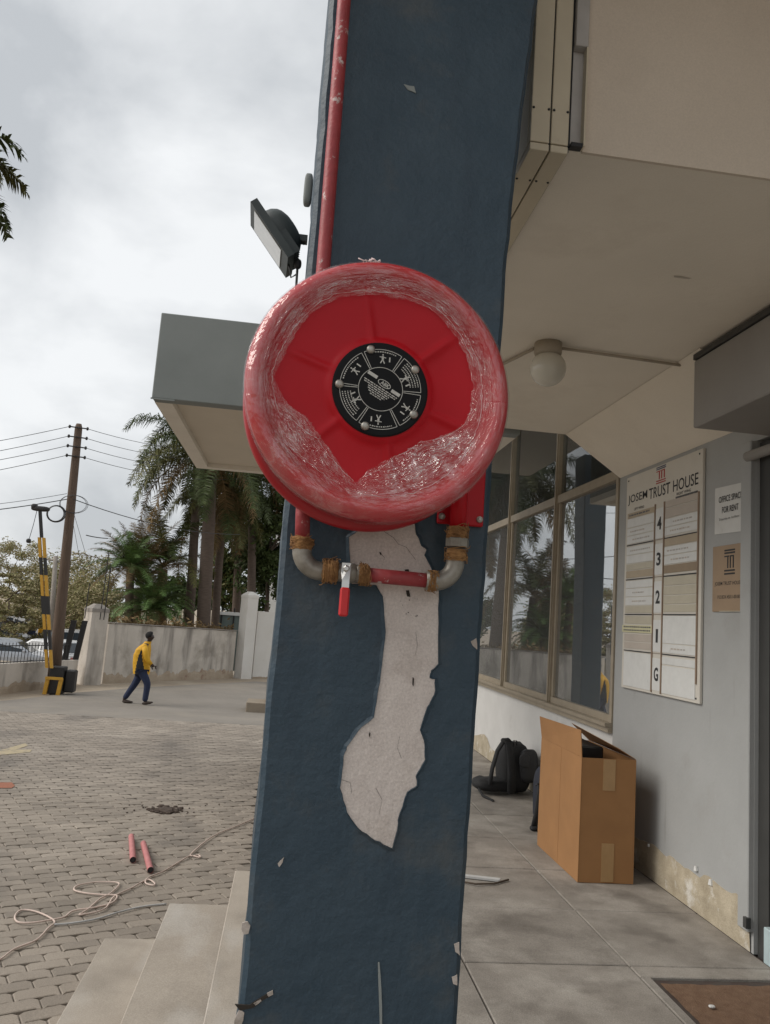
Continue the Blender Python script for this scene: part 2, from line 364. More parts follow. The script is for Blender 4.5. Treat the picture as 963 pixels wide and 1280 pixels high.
def text(name, body, org, xdir, ydir, width, height, mat, parent, bold=0.0, centre=True):
    """flat print: letters fitted into width x height on the plane xdir, ydir"""
    cu = bpy.data.curves.new(name, 'FONT'); cu.body = body; cu.size = 1; cu.offset = bold; cu.resolution_u = 3
    to = bpy.data.objects.new(name, cu); COL.objects.link(to)
    me = bpy.data.meshes.new_from_object(to.evaluated_get(bpy.context.evaluated_depsgraph_get()))
    bpy.data.objects.remove(to); bpy.data.curves.remove(cu)
    xs = [v.co.x for v in me.vertices]; ys = [v.co.y for v in me.vertices]
    x0, x1, y0, y1 = min(xs), max(xs), min(ys), max(ys); off = OFF.get(parent.name, Vector((0, 0, 0)))
    xd, yd = Vector(xdir), Vector(ydir)
    for v in me.vertices:
        a = (v.co.x-x0)/(x1-x0); b = (v.co.y-y0)/(y1-y0)
        if centre: a -= .5; b -= .5
        v.co = Vector(org) + xd*(a*width) + yd*(b*height) - off
    me.materials.clear(); me.materials.append(MATS[mat])
    o = bpy.data.objects.new(name, me); COL.objects.link(o); o.parent = parent; OFF[o.name] = off
    return o
def fbm(x, y, z, o=4):
    return noise.fractal(Vector((x, y, z)), 1.0, 2.0, o)

# ================================================================== SETTING
def sheet(name, xs, ys, zf, mat):
    mb = MB(); n = len(xs)
    mb.add([(x, y, zf(x, y)) for y in ys for x in xs], [[j*n+i, j*n+i+1, (j+1)*n+i+1, (j+1)*n+i] for j in range(len(ys)-1) for i in range(n-1)])
    return struct(obj(name, mb, mat))
sheet('ground', [-900, -40, -20, -8, 0, 20, 900], [-200, -20, 4.3, 20, 31, 34.1, 60, 120, 1500], lambda x, y: gz(y)-.02, 'dirt')
drive = sheet('driveway', [-8.5, -4, -.1], [-6, 4.3, 17.0], lambda x, y: gz(y)-.006, 'sand')
road = MB()
road.add([(-9, 17.0, gz(17)), (3, 17.0, gz(17)), (3, 20, gz(20)), (-9, 20, gz(20)), (3, 29.5, gz(25)), (-1.0, 28.6, gz(25)), (-4.2, 24.2, gz(25)), (-5.6, 21.6, gz(25)), (-6.15, 20.0, gz(20)), (-7.0, 17.0, gz(17))],
         [(9, 1, 2, 8), (8, 2, 4, 5, 6, 7)])
struct(obj('road', road, 'asphalt'))

# paving stones: zigzag interlocking blocks in courses turned 17 degrees
PL, PW, PT = .214, .107, math.radians(26)
ct, st = math.cos(PT), math.sin(PT)
def paver_outline(ins):
    tri = lambda x: .021*(1-4*abs(((x/(PL/2)) % 1)-.5))
    xs = [0, PL/8, PL*3/8, PL*5/8, PL*7/8, PL]; g = .0035+ins
    top = [(min(max(x, g), PL-g), PW+tri(x)-g) for x in xs]; bot = [(min(max(x, g), PL-g), tri(x)+g) for x in xs]
    return [(x-PL/2, y-PW/2) for x, y in bot + top[::-1]]
o1, o0 = paver_outline(.004), paver_outline(-.001)
def paver_geo(deep=True):
    n = len(o1)
    vs = [(x, y, .0125) for x, y in o1]+[(x, y, .0095) for x, y in o0]+([(x, y, -.01) for x, y in o0] if deep else [])
    fs = [list(range(n))]+[[i, (i+1) % n, n+(i+1) % n, n+i][::-1] for i in range(n)]
    if deep: fs += [[n+i, n+(i+1) % n, 2*n+(i+1) % n, 2*n+i][::-1] for i in range(n)]
    return vs, fs
cells = []
for j in range(-95, 215):
    for i in range(-70, 80):
        u = (i+.5*(j % 2))*PL; v = j*PW
        x = -3 + u*ct - v*st; y = 8 + u*st + v*ct
        if not (-7.6 < x < -.12 and 2.6 < y < 16.95): continue
        if x > -.78 and y < 4.6: continue
        d = Vector((x, y, gz(y)))-CAM; zc = d.dot(FW)
        px = W_/2+F_*d.dot(RT)/zc; py = H_/2+F_*d.dot(DN)/zc
        if px < -60 or px > 360 or py > 1330: continue
        cells.append((d.length, x, y, px, py))
cells.sort()
pm = None; k = 0; fld = MB(); pv, pf = paver_geo(True); pv2, pf2 = paver_geo(False)
slope = math.atan(.034)
for d, x, y, px, py in cells:
    vis = -5 < px < 325 and py < 1285 and not (px > 70+ (1280-py)*.35 and py > 1165)
    r = Matrix.Rotation(-slope if y > 4.3 else 0, 4, 'X') @ Matrix.Rotation(PT+rnd.uniform(-.012, .012), 4, 'Z') @ Matrix.Rotation(rnd.uniform(-.012, .012), 4, 'X') @ Matrix.Rotation(rnd.uniform(-.01, .01), 4, 'Y')
    p = Vector((x, y, gz(y)-.004+rnd.uniform(-.0035, .0025)))
    if vis and k < 300:
        if pm is None:
            m0 = MB(); m0.add(pv, pf); pm = mesh(m0, 'paver'); pm.materials.append(MATS['paver'])
        o = bpy.data.objects.new('paver', pm); COL.objects.link(o); o.parent = drive
        o.matrix_local = Matrix.Translation(p) @ r; k += 1
    else:
        q, g = (pv, pf) if y < 9 else (pv2, pf2)
        fld.add([p + r @ Vector(t) for t in q], g)
struct(obj('paver_field', fld, 'paver', drive), 'stuff')

# porch platform with concrete slabs, and the steps down to the drive
plat = MB(); plat.box(-.176, 2.62, -3, 4.82, -.5, -.014); plat.box(0.02, 2.62, 4.82, 13.2, -.9, -.014)
plat = struct(obj('porch_floor', plat, 'slab_joint'))
xs = [-.176, .14, .92, 1.70, 2.417]; ys = [2.29+.69*i for i in range(-6, 16)]
for i in range(4):
    for j in range(len(ys)-1):
        x0, x1, y0, y1 = xs[i]+.004, xs[i+1]-.004, ys[j]+.004, ys[j+1]-.004
        if y0 > 4.8 and i == 0: continue
        if i == 0:
            if j: continue
            y0, y1, x0 = -3, 4.822, -.180
        if i == 3 and y1 < 3.6 + .1 and y0 > 2.9:
            B('floor_slab', x0, x1, 3.56, y1, -.06, 0, 'slab', plat, .004); B('floor_slab', x0, 1.752, y0, 3.556, -.06, 0, 'slab', plat, .004); continue
        if i == 3 and y1 < 3.0 and y0 > 2.2: continue
        dz = rnd.uniform(-.002, .002)
        B('floor_slab', x0, x1, y0, y1, -.06, dz, 'step' if i == 0 else 'slab', plat, .004)
stp = MB(); stp.box(-.515, -.18, -3, 4.70, -.6, -.16)
steps = struct(obj('entrance_steps', stp, 'slab_joint'))
B('step', -.52, -.178, -3, 4.705, -.62, -.15, 'step', steps, .004)
B('step', -.832, -.523, -3, 4.60, -.65, -.30, 'step', steps, .004)

# ================================================================== OFFICE BUILDING
XW = 2.417
bld = thing('office_building', 'grey office building with brown framed windows, cream porch ceiling and entrance on the right', 'building', (XW, 5, 0))
wl = MB(); wl.box(XW, XW+.2, 3.83, 5.585, 0, 4.3)
wall = obj('wall', wl, 'wallgrey', bld)
B('wall_below_windows', XW+.003, XW+.2, 5.588, 13.0, 0, .80, 'wallwhite', bld)
B('wall', XW+.003, XW+.2, 13.0, 13.6, 0, 4.3, 'wallwhite', bld)
# worn plaster plinth, uneven top edge
mb = MB(); Y0, Y1, n = 3.85, 5.9, 46
vs = []
for i in range(n+1):
    y = Y0+(Y1-Y0)*i/n; h = .205+.05*fbm(y*3, 1, 0)+.022*fbm(y*14, 2, 0)+.05*max(0, (4.3-y))
    vs += [(XW-.006, y, .002), (XW-.012, y, h*.5), (XW-.004, y, h), (XW+.01, y, h+.002)]
mb.add(vs, [[4*i+k, 4*i+k+1, 4*i+k+5, 4*i+k+4] for i in range(n) for k in range(3)]); obj('peeling_plinth', mb, 'plinth', bld)
mb = MB(); vs = []
for i in range(n+1):
    y = 6.6+6.4*i/n; h = .2+.1*fbm(y*2, 5, 0)+.05*fbm(y*9, 2, 0)
    vs += [(XW-.004, y, .002), (XW-.008, y, h*.5), (XW-.001, y, h)]
mb.add(vs, [[3*i+k, 3*i+k+1, 3*i+k+4, 3*i+k+3] for i in range(n) for k in range(2)]); obj('peeling_plinth', mb, 'plinth', bld)
for (y, z, s) in ((4.36, .225, .03), (4.20, .20, .035), (4.95, .19, .02)):
    m = MB(); m.prism([(XW-.014, y, z), (XW-.014, y+s, z-.005), (XW-.016, y+s*.6, z+s*.8), (XW-.015, y+s*.2, z+s*.9)], (.012, 0, 0)); obj('paint_flake', m, 'white_paint', bld)
# window: sill, mullions, transom, panes
win = obj('window', MB().box(XW-.035, XW+.10, 5.59, 13.0, .803, .845), 'frame', bld)
B('sill', XW-.06, XW+.06, 5.59, 13.0, .846, .872, 'frame', win)
mul = [5.60, 7.0, 8.575, 10.15, 11.6, 13.0]
for i, y in enumerate(mul):
    B('mullion', XW-.012, XW+.07, y-.03 if i else 5.588, y+.03 if i < 5 else 13.0, .873, 4.2, 'frame', win)
    if 0 < i < 5: B('mullion_cover', XW-.026, XW-.0125, y-.012, y+.012, .873, 4.2, 'frame', win)
for a, b in zip(mul[:-1], mul[1:]):
    B('transom', XW-.008, XW+.066, a+.031, b-.031, 2.70, 2.775, 'frame', win)
    B('bottom_rail', XW+.0, XW+.055, a+.031, b-.031, .873, .925, 'frame', win)
    B('side_rail', XW+.004, XW+.052, a+.031, a+.062, .926, 2.699, 'frame', win); B('side_rail', XW+.004, XW+.052, b-.075, b-.031, .926, 2.699, 'frame', win)
    B('pane', XW+.024, XW+.030, a+.063, b-.076, .927, 2.698, 'glass', win); B('pane', XW+.024, XW+.030, a+.032, b-.032, 2.777, 4.19, 'glass_plain', win)
    y = a+.06; j = 0
    while y < b-.05:
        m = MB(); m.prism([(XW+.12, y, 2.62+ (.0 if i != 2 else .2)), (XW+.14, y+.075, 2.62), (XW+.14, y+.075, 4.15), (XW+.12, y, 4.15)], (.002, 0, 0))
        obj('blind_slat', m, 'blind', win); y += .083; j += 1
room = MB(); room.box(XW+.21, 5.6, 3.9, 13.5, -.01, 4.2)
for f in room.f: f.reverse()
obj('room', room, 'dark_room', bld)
# security grille inside the far lights
gr = obj('grille', MB().box(XW+.16, XW+.18, 8.7, 12.9, 1.18, 1.21).box(XW+.16, XW+.18, 8.7, 12.9, 1.72, 1.75).box(XW+.16, XW+.18, 8.7, 12.9, 2.25, 2.28), 'frame_dark', bld)
for i in range(34): B('grille_bar', XW+.152, XW+.164, 8.74+i*.125, 8.752+i*.125, .95, 2.68, 'frame_dark', gr)
# porch ceiling: soffit, haunch over the wall, upper face
so_ = MB(); so_.box(.74, XW+.2, 2.185, 5.585, 3.0, 3.2)
obj('soffit', so_, 'ceil', bld)
hm = MB(); hm.prism([(1.97, 3.62, 2.997), (XW-.002, 3.62, 2.70), (XW-.002, 3.62, 2.997)], (0, 1.96, 0)); obj('haunch', hm, 'ceil', bld)
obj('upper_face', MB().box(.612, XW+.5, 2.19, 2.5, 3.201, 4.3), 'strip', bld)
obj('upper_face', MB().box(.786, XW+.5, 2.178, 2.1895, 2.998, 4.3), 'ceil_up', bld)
obj('unseen_upper_ceiling', MB().box(-.3, XW+.5, .3, 2.19, 4.302, 4.5), 'ceil_up', bld)  # unseen ceiling slab shading the upper face, cut short to admit more sky
obj('unseen_upper_slab', MB().box(.74, XW+.5, 2.505, 13.6, 4.302, 4.6), 'ceil', bld)  # unseen slab, added above the void to keep the upper panes dark
for (px, py, L1, w1, mt_) in ((853, 347, .04, .007, 'smudge'),):
    p = at(px, py, 'Z', 2.9985); m = MB(); m.add([(p.x-L1, p.y-w1, p.z), (p.x-L1*.3, p.y-w1*1.5, p.z), (p.x+L1, p.y-w1*.4, p.z), (p.x+L1*.8, p.y+w1, p.z), (p.x-L1*.8, p.y+w1, p.z)], [(0, 1, 2, 3, 4)]); obj('smudge', m, mt_, bld)
# cover strips with screws at the edge of soffit and upper face
for a, b in ((.613, .674), (.679, .735)):
    st_ = B('cover_strip', a, b, 2.165, 2.19, 3.003, 4.3, 'strip', bld, .002)
    for xx in (a+.006, b-.006): obj('screw', MB().lathe([(.0045, 0), (.003, .003)], (xx, 2.164, 3.115), (0, -1, 0), 8), 'ink', st_)
    st_ = B('cover_strip', a, b, 2.165, 5.58, 2.975, 2.999, 'strip', bld, .002)
    for xx in (a+.008, b-.008): obj('screw', MB().lathe([(.0045, 0), (.003, .003)], (xx, 2.33, 2.9745), (0, 0, -1), 8), 'ink', st_)
B('strip_backing', .612, .738, 2.191, 5.58, 3.0, 3.2, 'strip', bld)
B('groove', .6742, .6788, 2.172, 5.58, 2.985, 2.999, 'ink', bld); B('groove', .6742, .6788, 2.172, 2.19, 3.003, 4.3, 'ink', bld); B('groove', .7352, .7395, 2.172, 2.19, 3.003, 4.3, 'ink', bld); B('groove', .7352, .7395, 2.172, 5.58, 2.985, 2.999, 'ink', bld)
B('channel_box', .742, .784, 2.150, 2.1895, 3.34, 4.3, 'recess', bld, .002)
rc = B('channel', .742, .784, 2.180, 2.1895, 3.012, 3.339, 'recess', bld)
B('channel_edge', .779, .784, 2.150, 2.1795, 3.0, 3.339, 'strip', rc); B('channel_end', .742, .7788, 2.155, 2.1795, 2.998, 3.011, 'ink', rc)
B('shadow_gap', .7402, .7418, 2.17, 2.19, 2.998, 4.3, 'ink', bld)  # solid ink strip; the shade of the narrow gap is in its colour
m = MB(); m.sell((.562, 2.33, 2.945), (.022, .02, .06), .8); obj('cable_sleeve', m, 'conduit', bld, True)
# roller shutter box over the entrance, door frame, door
sb = B('shutter_box', 1.985, XW+.2, 2.0, 3.70, 2.595, 2.955, 'boxgrey', bld, .006)
B('box_trim', 1.975, XW+.1, 2.0, 3.69, 2.956, 2.985, 'frame_dark', sb)
fr = B('door_frame', XW-.03, XW+.02, 3.832, 3.925, .10, 2.60, 'wallgrey', bld, .004)
B('hinge', XW-.045, XW-.02, 3.822, 3.85, .12, .17, 'frame_dark', fr)
obj('shutter_roller', MB().tube([(XW-.03, 3.86, 2.515), (XW-.03, 3.0, 2.515)], .028, 14), 'boxgrey', bld, True)
B('guide_channel', XW+.021, XW+.12, 3.74, 3.828, -.01, 2.59, 'frame_dark', bld)
dr = B('door', XW+.06, XW+.10, 2.2, 3.738, -.01, 2.59, 'door', bld)
B('door_stile', XW+.035, XW+.059, 3.66, 3.70, .18, 2.55, 'frame', dr)
B('threshold', XW-.01, XW+.055, 2.4, 3.735, 0.0, .165, 'doorblue', bld, .004)
B('lintel', XW, XW+.2, 2.2, 3.829, 2.60, 4.3, 'wallgrey', bld)
B('wall', XW, XW+.2, -3, 2.195, 0, 4.3, 'wallgrey', bld)

# canopy over the drive
can = thing('entrance_canopy', 'flat grey concrete canopy with pale underside projecting over the drive', 'canopy', (.2, 7, 2.96))
B('fascia', -1.115, 1.62, 5.60, 5.72, 2.965, 3.61, 'fascia', can, .006)
B('slab', -1.10, 1.615, 5.721, 8.36, 3.03, 3.55, 'fascia', can)
B('edge_beam', -1.113, -.985, 5.721, 8.35, 2.965, 3.0295, 'cream_edge', can); B('edge_beam', -.984, 1.618, 8.23, 8.352, 2.965, 3.0295, 'cream_edge', can)
B('edge_beam', 1.50, 1.618, 5.721, 8.229, 2.965, 3.0295, 'cream_edge', can)
B('underside_panel', -.984, 1.499, 5.722, 8.229, 3.01, 3.0290, 'cream_under', can)
B('drip_strip', -1.12, -.95, 5.594, 5.599, 2.955, 2.966, 'fascia', can)

# ------------------------------------------------------------------ columns
def column(name, label, y0, depth, dx=0.0, zb=0.0, wf=1.0):
    c = thing(name, label, 'column', (.22+dx, y0+.25, zb), 'blue columns along the porch')
    lv = [(zb, -.036, .468), (.58, -.036, .468), (1.5, -.033, .478), (2.5, -.030, .494), (2.95, -.032, .520), (3.24, -.036, .541), (4.30, -.036, .58)]
    mb = MB(); rings = []; NZ = 90; bv = .012
    for i in range(NZ+1):
        z = zb+(4.30-zb)*i/NZ
        for (za, la, ra), (zb_, lb, rb) in zip(lv[:-1], lv[1:]):
            if za <= z <= zb_+1e-6: t = (z-za)/(zb_-za); l = la+(lb-la)*t; r = ra+(rb-ra)*t; break
        r = l+(r-l)*wf; l += dx; r += dx
        w1 = .004*fbm(z*5, 3, y0)+.0025*fbm(z*19, 3, y0); w2 = .004*fbm(z*5, 9, y0)+.003*fbm(z*21, 4, y0); w3 = .003*fbm(z*4, 6, y0)
        bl = l-.0125
        rings += [(l+bv+w1, y0+w3*.3, z), (r-bv+w2, y0+w3*.3, z), (r+w2, y0+bv, z), (r+w2, y0+depth, z), (bl+w1*1.5, y0+depth, z), (l+w1, y0+bv, z)]
    n = 6
    mb.add(rings, [[i*n+k, i*n+(k+1) % n, (i+1)*n+(k+1) % n, (i+1)*n+k] for i in range(NZ) for k in range(n)])
    mb.add([], []); o = obj('shaft', mb, 'blue', c)
    return c
CY = 1.9
col1 = column('blue_column', 'tall dark blue painted column with a long bare plaster patch, carrying the red hose reel', CY, .55)
column('blue_column', 'further dark blue column on the porch, seen only mirrored in the window', 11.5, .4, .15, 0.0, .62)
def face_poly(pix, y, jag=0.0, sub=3):
    pts = [at(px, py, 'Y', y) for px, py in pix]; out = []
    for a, b in zip(pts, pts[1:]+pts[:1]):
        for k in range(sub):
            p = a.lerp(b, k/sub)
            out.append(p+Vector((jag*fbm(p.x*60, p.z*60, 3), 0, jag*fbm(p.x*60, p.z*60, 8))))
    return out
patch_px = [(436, 672), (446, 664), (500, 655), (519, 655), (520, 668), (526, 680), (533, 688), (531, 694), (541, 714), (550, 724), (548, 760), (548, 830), (539, 838),
            (537, 848), (544, 849), (543, 868), (534, 884), (525, 912), (531, 930), (531, 950), (520, 970), (521, 982), (509, 990), (497, 1025), (498, 1030),
            (490, 1060), (470, 1050), (448, 1035), (434, 1015), (426, 985), (430, 945), (436, 930), (452, 910), (468, 897), (474, 860), (478, 830), (482, 790), (479, 745), (470, 732), (440, 730)]
P = face_poly(patch_px, CY-.0025, .0018, 4)
bp = MB(); bp.prism(P, (0, .004, 0)); pt = obj('bare_plaster_patch', bp, 'plaster', col1, label='long patch of bare pink plaster where the blue paint is gone')
ed = MB(); Q = face_poly(patch_px, CY-.0012, .0026, 4)
cen = sum(Q, Vector())/len(Q)
Qo = []
for i, p in enumerate(Q):
    t = (Q[(i+1) % len(Q)]-Q[i-1]).normalized(); nrm = Vector((t.z, 0, -t.x)); w_ = .002+.0022*abs(fbm(p.x*40, p.z*40, 1))
    Qo.append((p+nrm*w_, p-nrm*w_))
ed.add([v for q in Qo for v in q], [[2*i, 2*i+1, (2*i+3) % (2*len(Q)), (2*i+2) % (2*len(Q))] for i in range(len(Q))]); obj('broken_paint_edge', ed, 'chip', pt)
lipm = MB(); area = sum(a.x*b.z-b.x*a.z for a, b in zip(Q, Q[1:]+Q[:1])); sg = 1 if area > 0 else -1; lv_ = []
for i, p in enumerate(Q):
    t = (Q[(i+1) % len(Q)]-Q[i-1]).normalized(); nrm = Vector((t.z, 0, -t.x))*sg; w_ = .010+.006*fbm(p.x*30, p.z*30, 6); lift = .0030+.0022*abs(fbm(p.x*55, p.z*55, 9))
    lv_ += [Vector((p.x, CY-.002, p.z)), Vector((p.x, CY-.0025-lift, p.z))+nrm*.001, Vector((p.x, CY-.0012-lift*.5, p.z))+nrm*w_*.4, Vector((p.x, CY+.0012, p.z))+nrm*w_]
n_ = len(Q); lipm.add(lv_, [[4*i+k, 4*i+k+1, 4*((i+1) % n_)+k+1, 4*((i+1) % n_)+k] for i in range(n_) for k in range(3)]); obj('paint_lip', lipm, 'blue', col1)
def chip(pix, mat='chip', y=CY-.0022, name='paint_chip'):
    m = MB(); m.prism(face_poly(pix, y, .0015, 2), (0, .004, 0)); return obj(name, m, mat, col1)
chip([(303, 1154), (310, 1152), (313, 1158), (311, 1167), (305, 1168), (302, 1162)])
chip([(296, 1268), (300, 1262), (306, 1266), (304, 1276), (298, 1290), (293, 1290), (293, 1276)])
chip([(294, 1256), (312, 1256), (328, 1246), (340, 1240), (341, 1244), (330, 1250), (316, 1260), (300, 1263)], 'crack')
chip([(317, 1254), (326, 1248), (327, 1251), (319, 1257)]); chip([(334, 1242), (341, 1238), (342, 1243), (336, 1246)])
chip([(568, 1180), (574, 1178), (575, 1195), (570, 1190)]); chip([(565, 1222), (572, 1219), (572, 1232), (567, 1230)])
chip([(589, 802), (596, 798), (597, 812), (592, 808)]); chip([(347, 1080), (355, 1072), (353, 1078), (349, 1084)])
chip([(473, 1203), (475, 1203), (477, 1235), (478, 1285), (475, 1285), (474, 1240)], 'red_faded' if False else 'fascia', name='scratch')
chip([(486, 1041), (488, 1041), (489, 1058), (486, 1060)], 'steel', name='scratch'); chip([(505, 105), (518, 108), (520, 116), (510, 112)], 'fascia', name='scratch')
chip([(506, 712), (511, 711), (512, 717), (507, 718)], 'crack', CY-.0045, 'screw_hole'); chip([(508, 738), (512, 738), (513, 746), (509, 746)], 'crack', CY-.0045, 'screw_hole')
for i in range(26):
    px, py = 500+rnd.uniform(0, 22), 745+rnd.uniform(0, 26); s = rnd.uniform(.4, 1.0)
    if i % 2 == 0: chip([(px, py), (px+s*1.4, py), (px+s, py+s), (px, py+s)], 'crack', CY-.0045, 'pit')
for (a, b, c, d) in ((516.5, 846, 518, 858), (476, 690, 477.5, 694), (462, 915, 463, 922)): chip([(a, b), (c, b+2), (c-1, d), (a-1, d-3)], 'crack', CY-.0045, 'pit')

def hair(pix, wpx=.14):
    pts = [at(a, b, 'Y', CY-.0046) for a, b in pix]; m = MB(); h = wpx*1.9/970
    m.add([q for i, p in enumerate(pts) for q in (p+Vector((-h*(1-.6*i/len(pts)), 0, -h)), p+Vector((h, 0, h)))], [[2*i, 2*i+1, 2*i+3, 2*i+2] for i in range(len(pts)-1)]); obj('hairline_crack', m, 'crack', col1)
hair([(480, 664), (492, 672), (498, 680), (508, 684), (520, 700)]); hair([(440, 690), (452, 686), (463, 676)]); hair([(474, 690), (481, 697), (478, 706)])
hair([(428, 975), (438, 978), (440, 992), (434, 1000)]); hair([(500, 920), (497, 935), (502, 948)]); hair([(470, 985), (478, 1000), (474, 1018)]); hair([(520, 790), (522, 806), (519, 820)])

# ------------------------------------------------------------------ fire water pipe
pipe = thing('fire_water_pipe', 'red riser pipe running down the blue column with elbows and lever valve', 'pipe', (.02, 1.84, 1.6))
PR = .0175
m = MB(); m.tube([(.001, 1.858, 4.3), (.004, 1.856, 3.1), (.010, 1.856, 2.36), (.012, 1.846, 1.74), (.017, 1.84, 1.655)], PR, 16); obj('riser', m, 'red_pipe', pipe, True)
def arc(c, a, b, r, n=9):
    c, a, b = Vector(c), Vector(a), Vector(b)
    return [c + a*r*math.cos(PI/2*i/n) + b*r*math.sin(PI/2*i/n) for i in range(n+1)]
E1 = arc((.065, 1.84, 1.652), (-1, 0, 0), (0, 0, -1), .048)
m = MB(); m.tube([(.017, 1.84, 1.675)]+E1+[(.085, 1.84, 1.604)], .0225, 16); el = obj('elbow', m, 'zinc', pipe, True)
def hemp(p, ax, r, l, name='hemp_wrap'):
    m = MB(); n = 12; ax = Vector(ax).normalized(); prof = []
    for i in range(n+1):
        t = i/n; prof.append((r*(.90+.14*math.sin(PI*t)+.05*math.sin(t*23)), (t-.5)*l))
    m.lathe(prof, p, ax, 22); u = ax.orthogonal().normalized(); v = ax.cross(u)
    for v_ in m.v: v_ += (v_-Vector(p)).normalized()*.0022*fbm(v_.x*160, v_.y*160, v_.z*160, 3)
    for k in range(26):     # loose strands
        a0 = rnd.uniform(0, 6.3); h0 = rnd.uniform(-.5, .5)*l; pts = []
        for q in range(8):
            a = a0+q*.35; rr = r*1.05+.001+.002*rnd.random()+(.006*rnd.random() if q > 5 and k % 4 == 0 else 0)
            pts.append(Vector(p)+ax*(h0+q*.0012*rnd.uniform(-1, 1.5))+(u*math.cos(a)+v*math.sin(a))*rr)
        m.tube(pts, .0009, 4)
    return obj(name, m, 'hemp', pipe, True)
hemp((.0165, 1.84, 1.665), (0, 0, 1), .0245, .030)
hemp((.088, 1.84, 1.606), (1, 0, 0), .0265, .036)
vl = MB(); vl.tube([(.105, 1.84, 1.605), (.118, 1.84, 1.605)], .022, 8); vl.sell((.135, 1.84, 1.605), (.024, .025, .0245), .9, 18, 12); vl.tube([(.148, 1.84, 1.605), (.163, 1.84, 1.604)], .022, 8)
vl.tube([(.122, 1.823, 1.612), (.122, 1.796, 1.612)], .008, 12)
vo = obj('ball_valve', vl, 'zinc', pipe, True)
m = MB(); m.prism([(.112, 1.797, 1.625), (.133, 1.797, 1.625), (.134, 1.797, 1.602), (.131, 1.788, 1.585), (.131, 1.786, 1.560), (.114, 1.786, 1.560), (.114, 1.788, 1.585), (.111, 1.797, 1.602)], (0, -.003, 0))
obj('lever', m, 'steel', vo)
B('lever_grip', .1115, .1335, 1.7765, 1.7905, 1.502, 1.568, 'red_grip', vo, .004)
obj('lever_nut', MB().lathe([(.008, 0), (.008, .006), (.005, .008)], (.122, 1.7938, 1.612), (0, -1, 0), 6), 'steel', vo)
hemp((.168, 1.84, 1.604), (1, 0, 0), .0235, .026)
m = MB(); m.tube([(.15, 1.84, 1.604), (.345, 1.84, 1.601)], PR, 16); obj('cross_pipe', m, 'red_pipe', pipe, True)
hemp((.333, 1.84, 1.601), (1, 0, 0), .0225, .03)
E2 = arc((.338, 1.84, 1.65), (0, 0, -1), (1, 0, 0), .049)
m = MB(); m.tube([(.318, 1.84, 1.601)]+E2+[(.387, 1.84, 1.675)], .0225, 16); obj('elbow', m, 'zinc', pipe, True)
hemp((.388, 1.84, 1.668), (0, 0, 1), .0245, .028)
m = MB(); m.lathe([(.0275, -.011), (.0285, -.009), (.0285, .009), (.0275, .011)], (.389, 1.84, 1.698), (0, 0, 1), 8); obj('union_nut', m, 'zinc', pipe)
hemp((.3885, 1.84, 1.722), (0, 0, 1), .0235, .030)

# ------------------------------------------------------------------ hose reel
RC = Vector((.154, 1.590, 1.990)); Wd = Vector((.060, -1, .012)).normalized(); Ud = Vector((0, 0, 1)).cross(Wd); Ud = -Ud if Ud.x < 0 else Ud; Ud.normalize(); Vd = (Wd.cross(Ud)).normalized(); Vd = -Vd if Vd.z < 0 else Vd
RO = .2890
def RF(u, v, w_): return RC + Ud*u + Vd*v + Wd*w_
reel = thing('hose_reel', 'round red fire hose reel wrapped in torn clear film, black label in the middle', 'hose reel', (RC.x, 1.9, RC.z-.29))
def disc(prof, n, emb=0.0, back=False):
    m = MB(); vs = []
    for r, h in prof:
        for k in range(n):
            a = 2*PI*k/n; hh = h
            if emb and .10 < r < .245:
                d = abs(((a-math.radians(42)+PI/6) % (PI/3))-PI/6)       # six pressed ribs
                wid = .019/r*.5; t = max(0, min(1, (r-.104)/.02))*max(0, min(1, (.24-r)/.06))
                hh += emb*t*math.exp(-(d/wid)**2)
                hh += .004*t*math.sin(6*(a-math.radians(42)))*.25
            vs.append(RF(r*math.cos(a), r*math.sin(a), hh))
    fs = [[i*n+k, i*n+(k+1) % n, (i+1)*n+(k+1) % n, (i+1)*n+k] for i in range(len(prof)-1) for k in range(n)]
    m.add(vs, fs); return m
front = [(.002, -.022), (.06, -.022), (.1, -.022), (.112, -.024), (.116, -.028)]+[(.116+.118*i/16, -.030-.004*math.sin(PI*i/16)) for i in range(1, 17)]+[(.240, -.024), (.247, -.012), (.254, -.003), (.263, .001), (.272, -.001), (.280, -.007), (.286, -.016), (.2885, -.026), (.287, -.036), (.281, -.042), (.270, -.044), (.255, -.044)]
obj('front_flange', disc(front, 240, .0050), 'red', reel, True)
rear = [(.10, -.170), (.24, -.170), (.262, -.166), (.276, -.164), (.286, -.170), (.2905, -.182), (.288, -.194), (.28, -.200), (.25, -.200), (.10, -.200)]
obj('rear_flange', disc(rear, 120), 'red_rim', reel, True)
obj('hose_drum', disc([(.12, -.045), (.165, -.046), (.165, -.168), (.12, -.169)], 60), 'red', reel, True)
hs = MB()
for i in range(4):
    w_ = -.062-.029*i; hs.tube([RF(.24*math.cos(t*2*PI/64), .24*math.sin(t*2*PI/64), w_) for t in range(65)], .0142, 8, False)
obj('hose', hs, 'black', reel, True)
obj('spindle', MB().tube([RF(0, 0, -.19), RF(0, 0, -.285)], .035, 16), 'red', reel, True)
br = B('wall_bracket', .345, .462, CY-.014, CY-.002, 1.748, 1.90, 'red', reel, .003)
for xx in (.452, .356): obj('bracket_bolt', MB().lathe([(.009, 0), (.008, .005), (.003, .007)], (xx, CY-.014, 1.766), (0, -1, 0), 8), 'bolt', br)
m = MB(); m.tube([(.388, 1.84, 1.72), (.389, 1.843, 1.82), (.36, 1.85, 1.93)], .0205, 14); obj('inlet_pipe', m, 'red', reel, True)
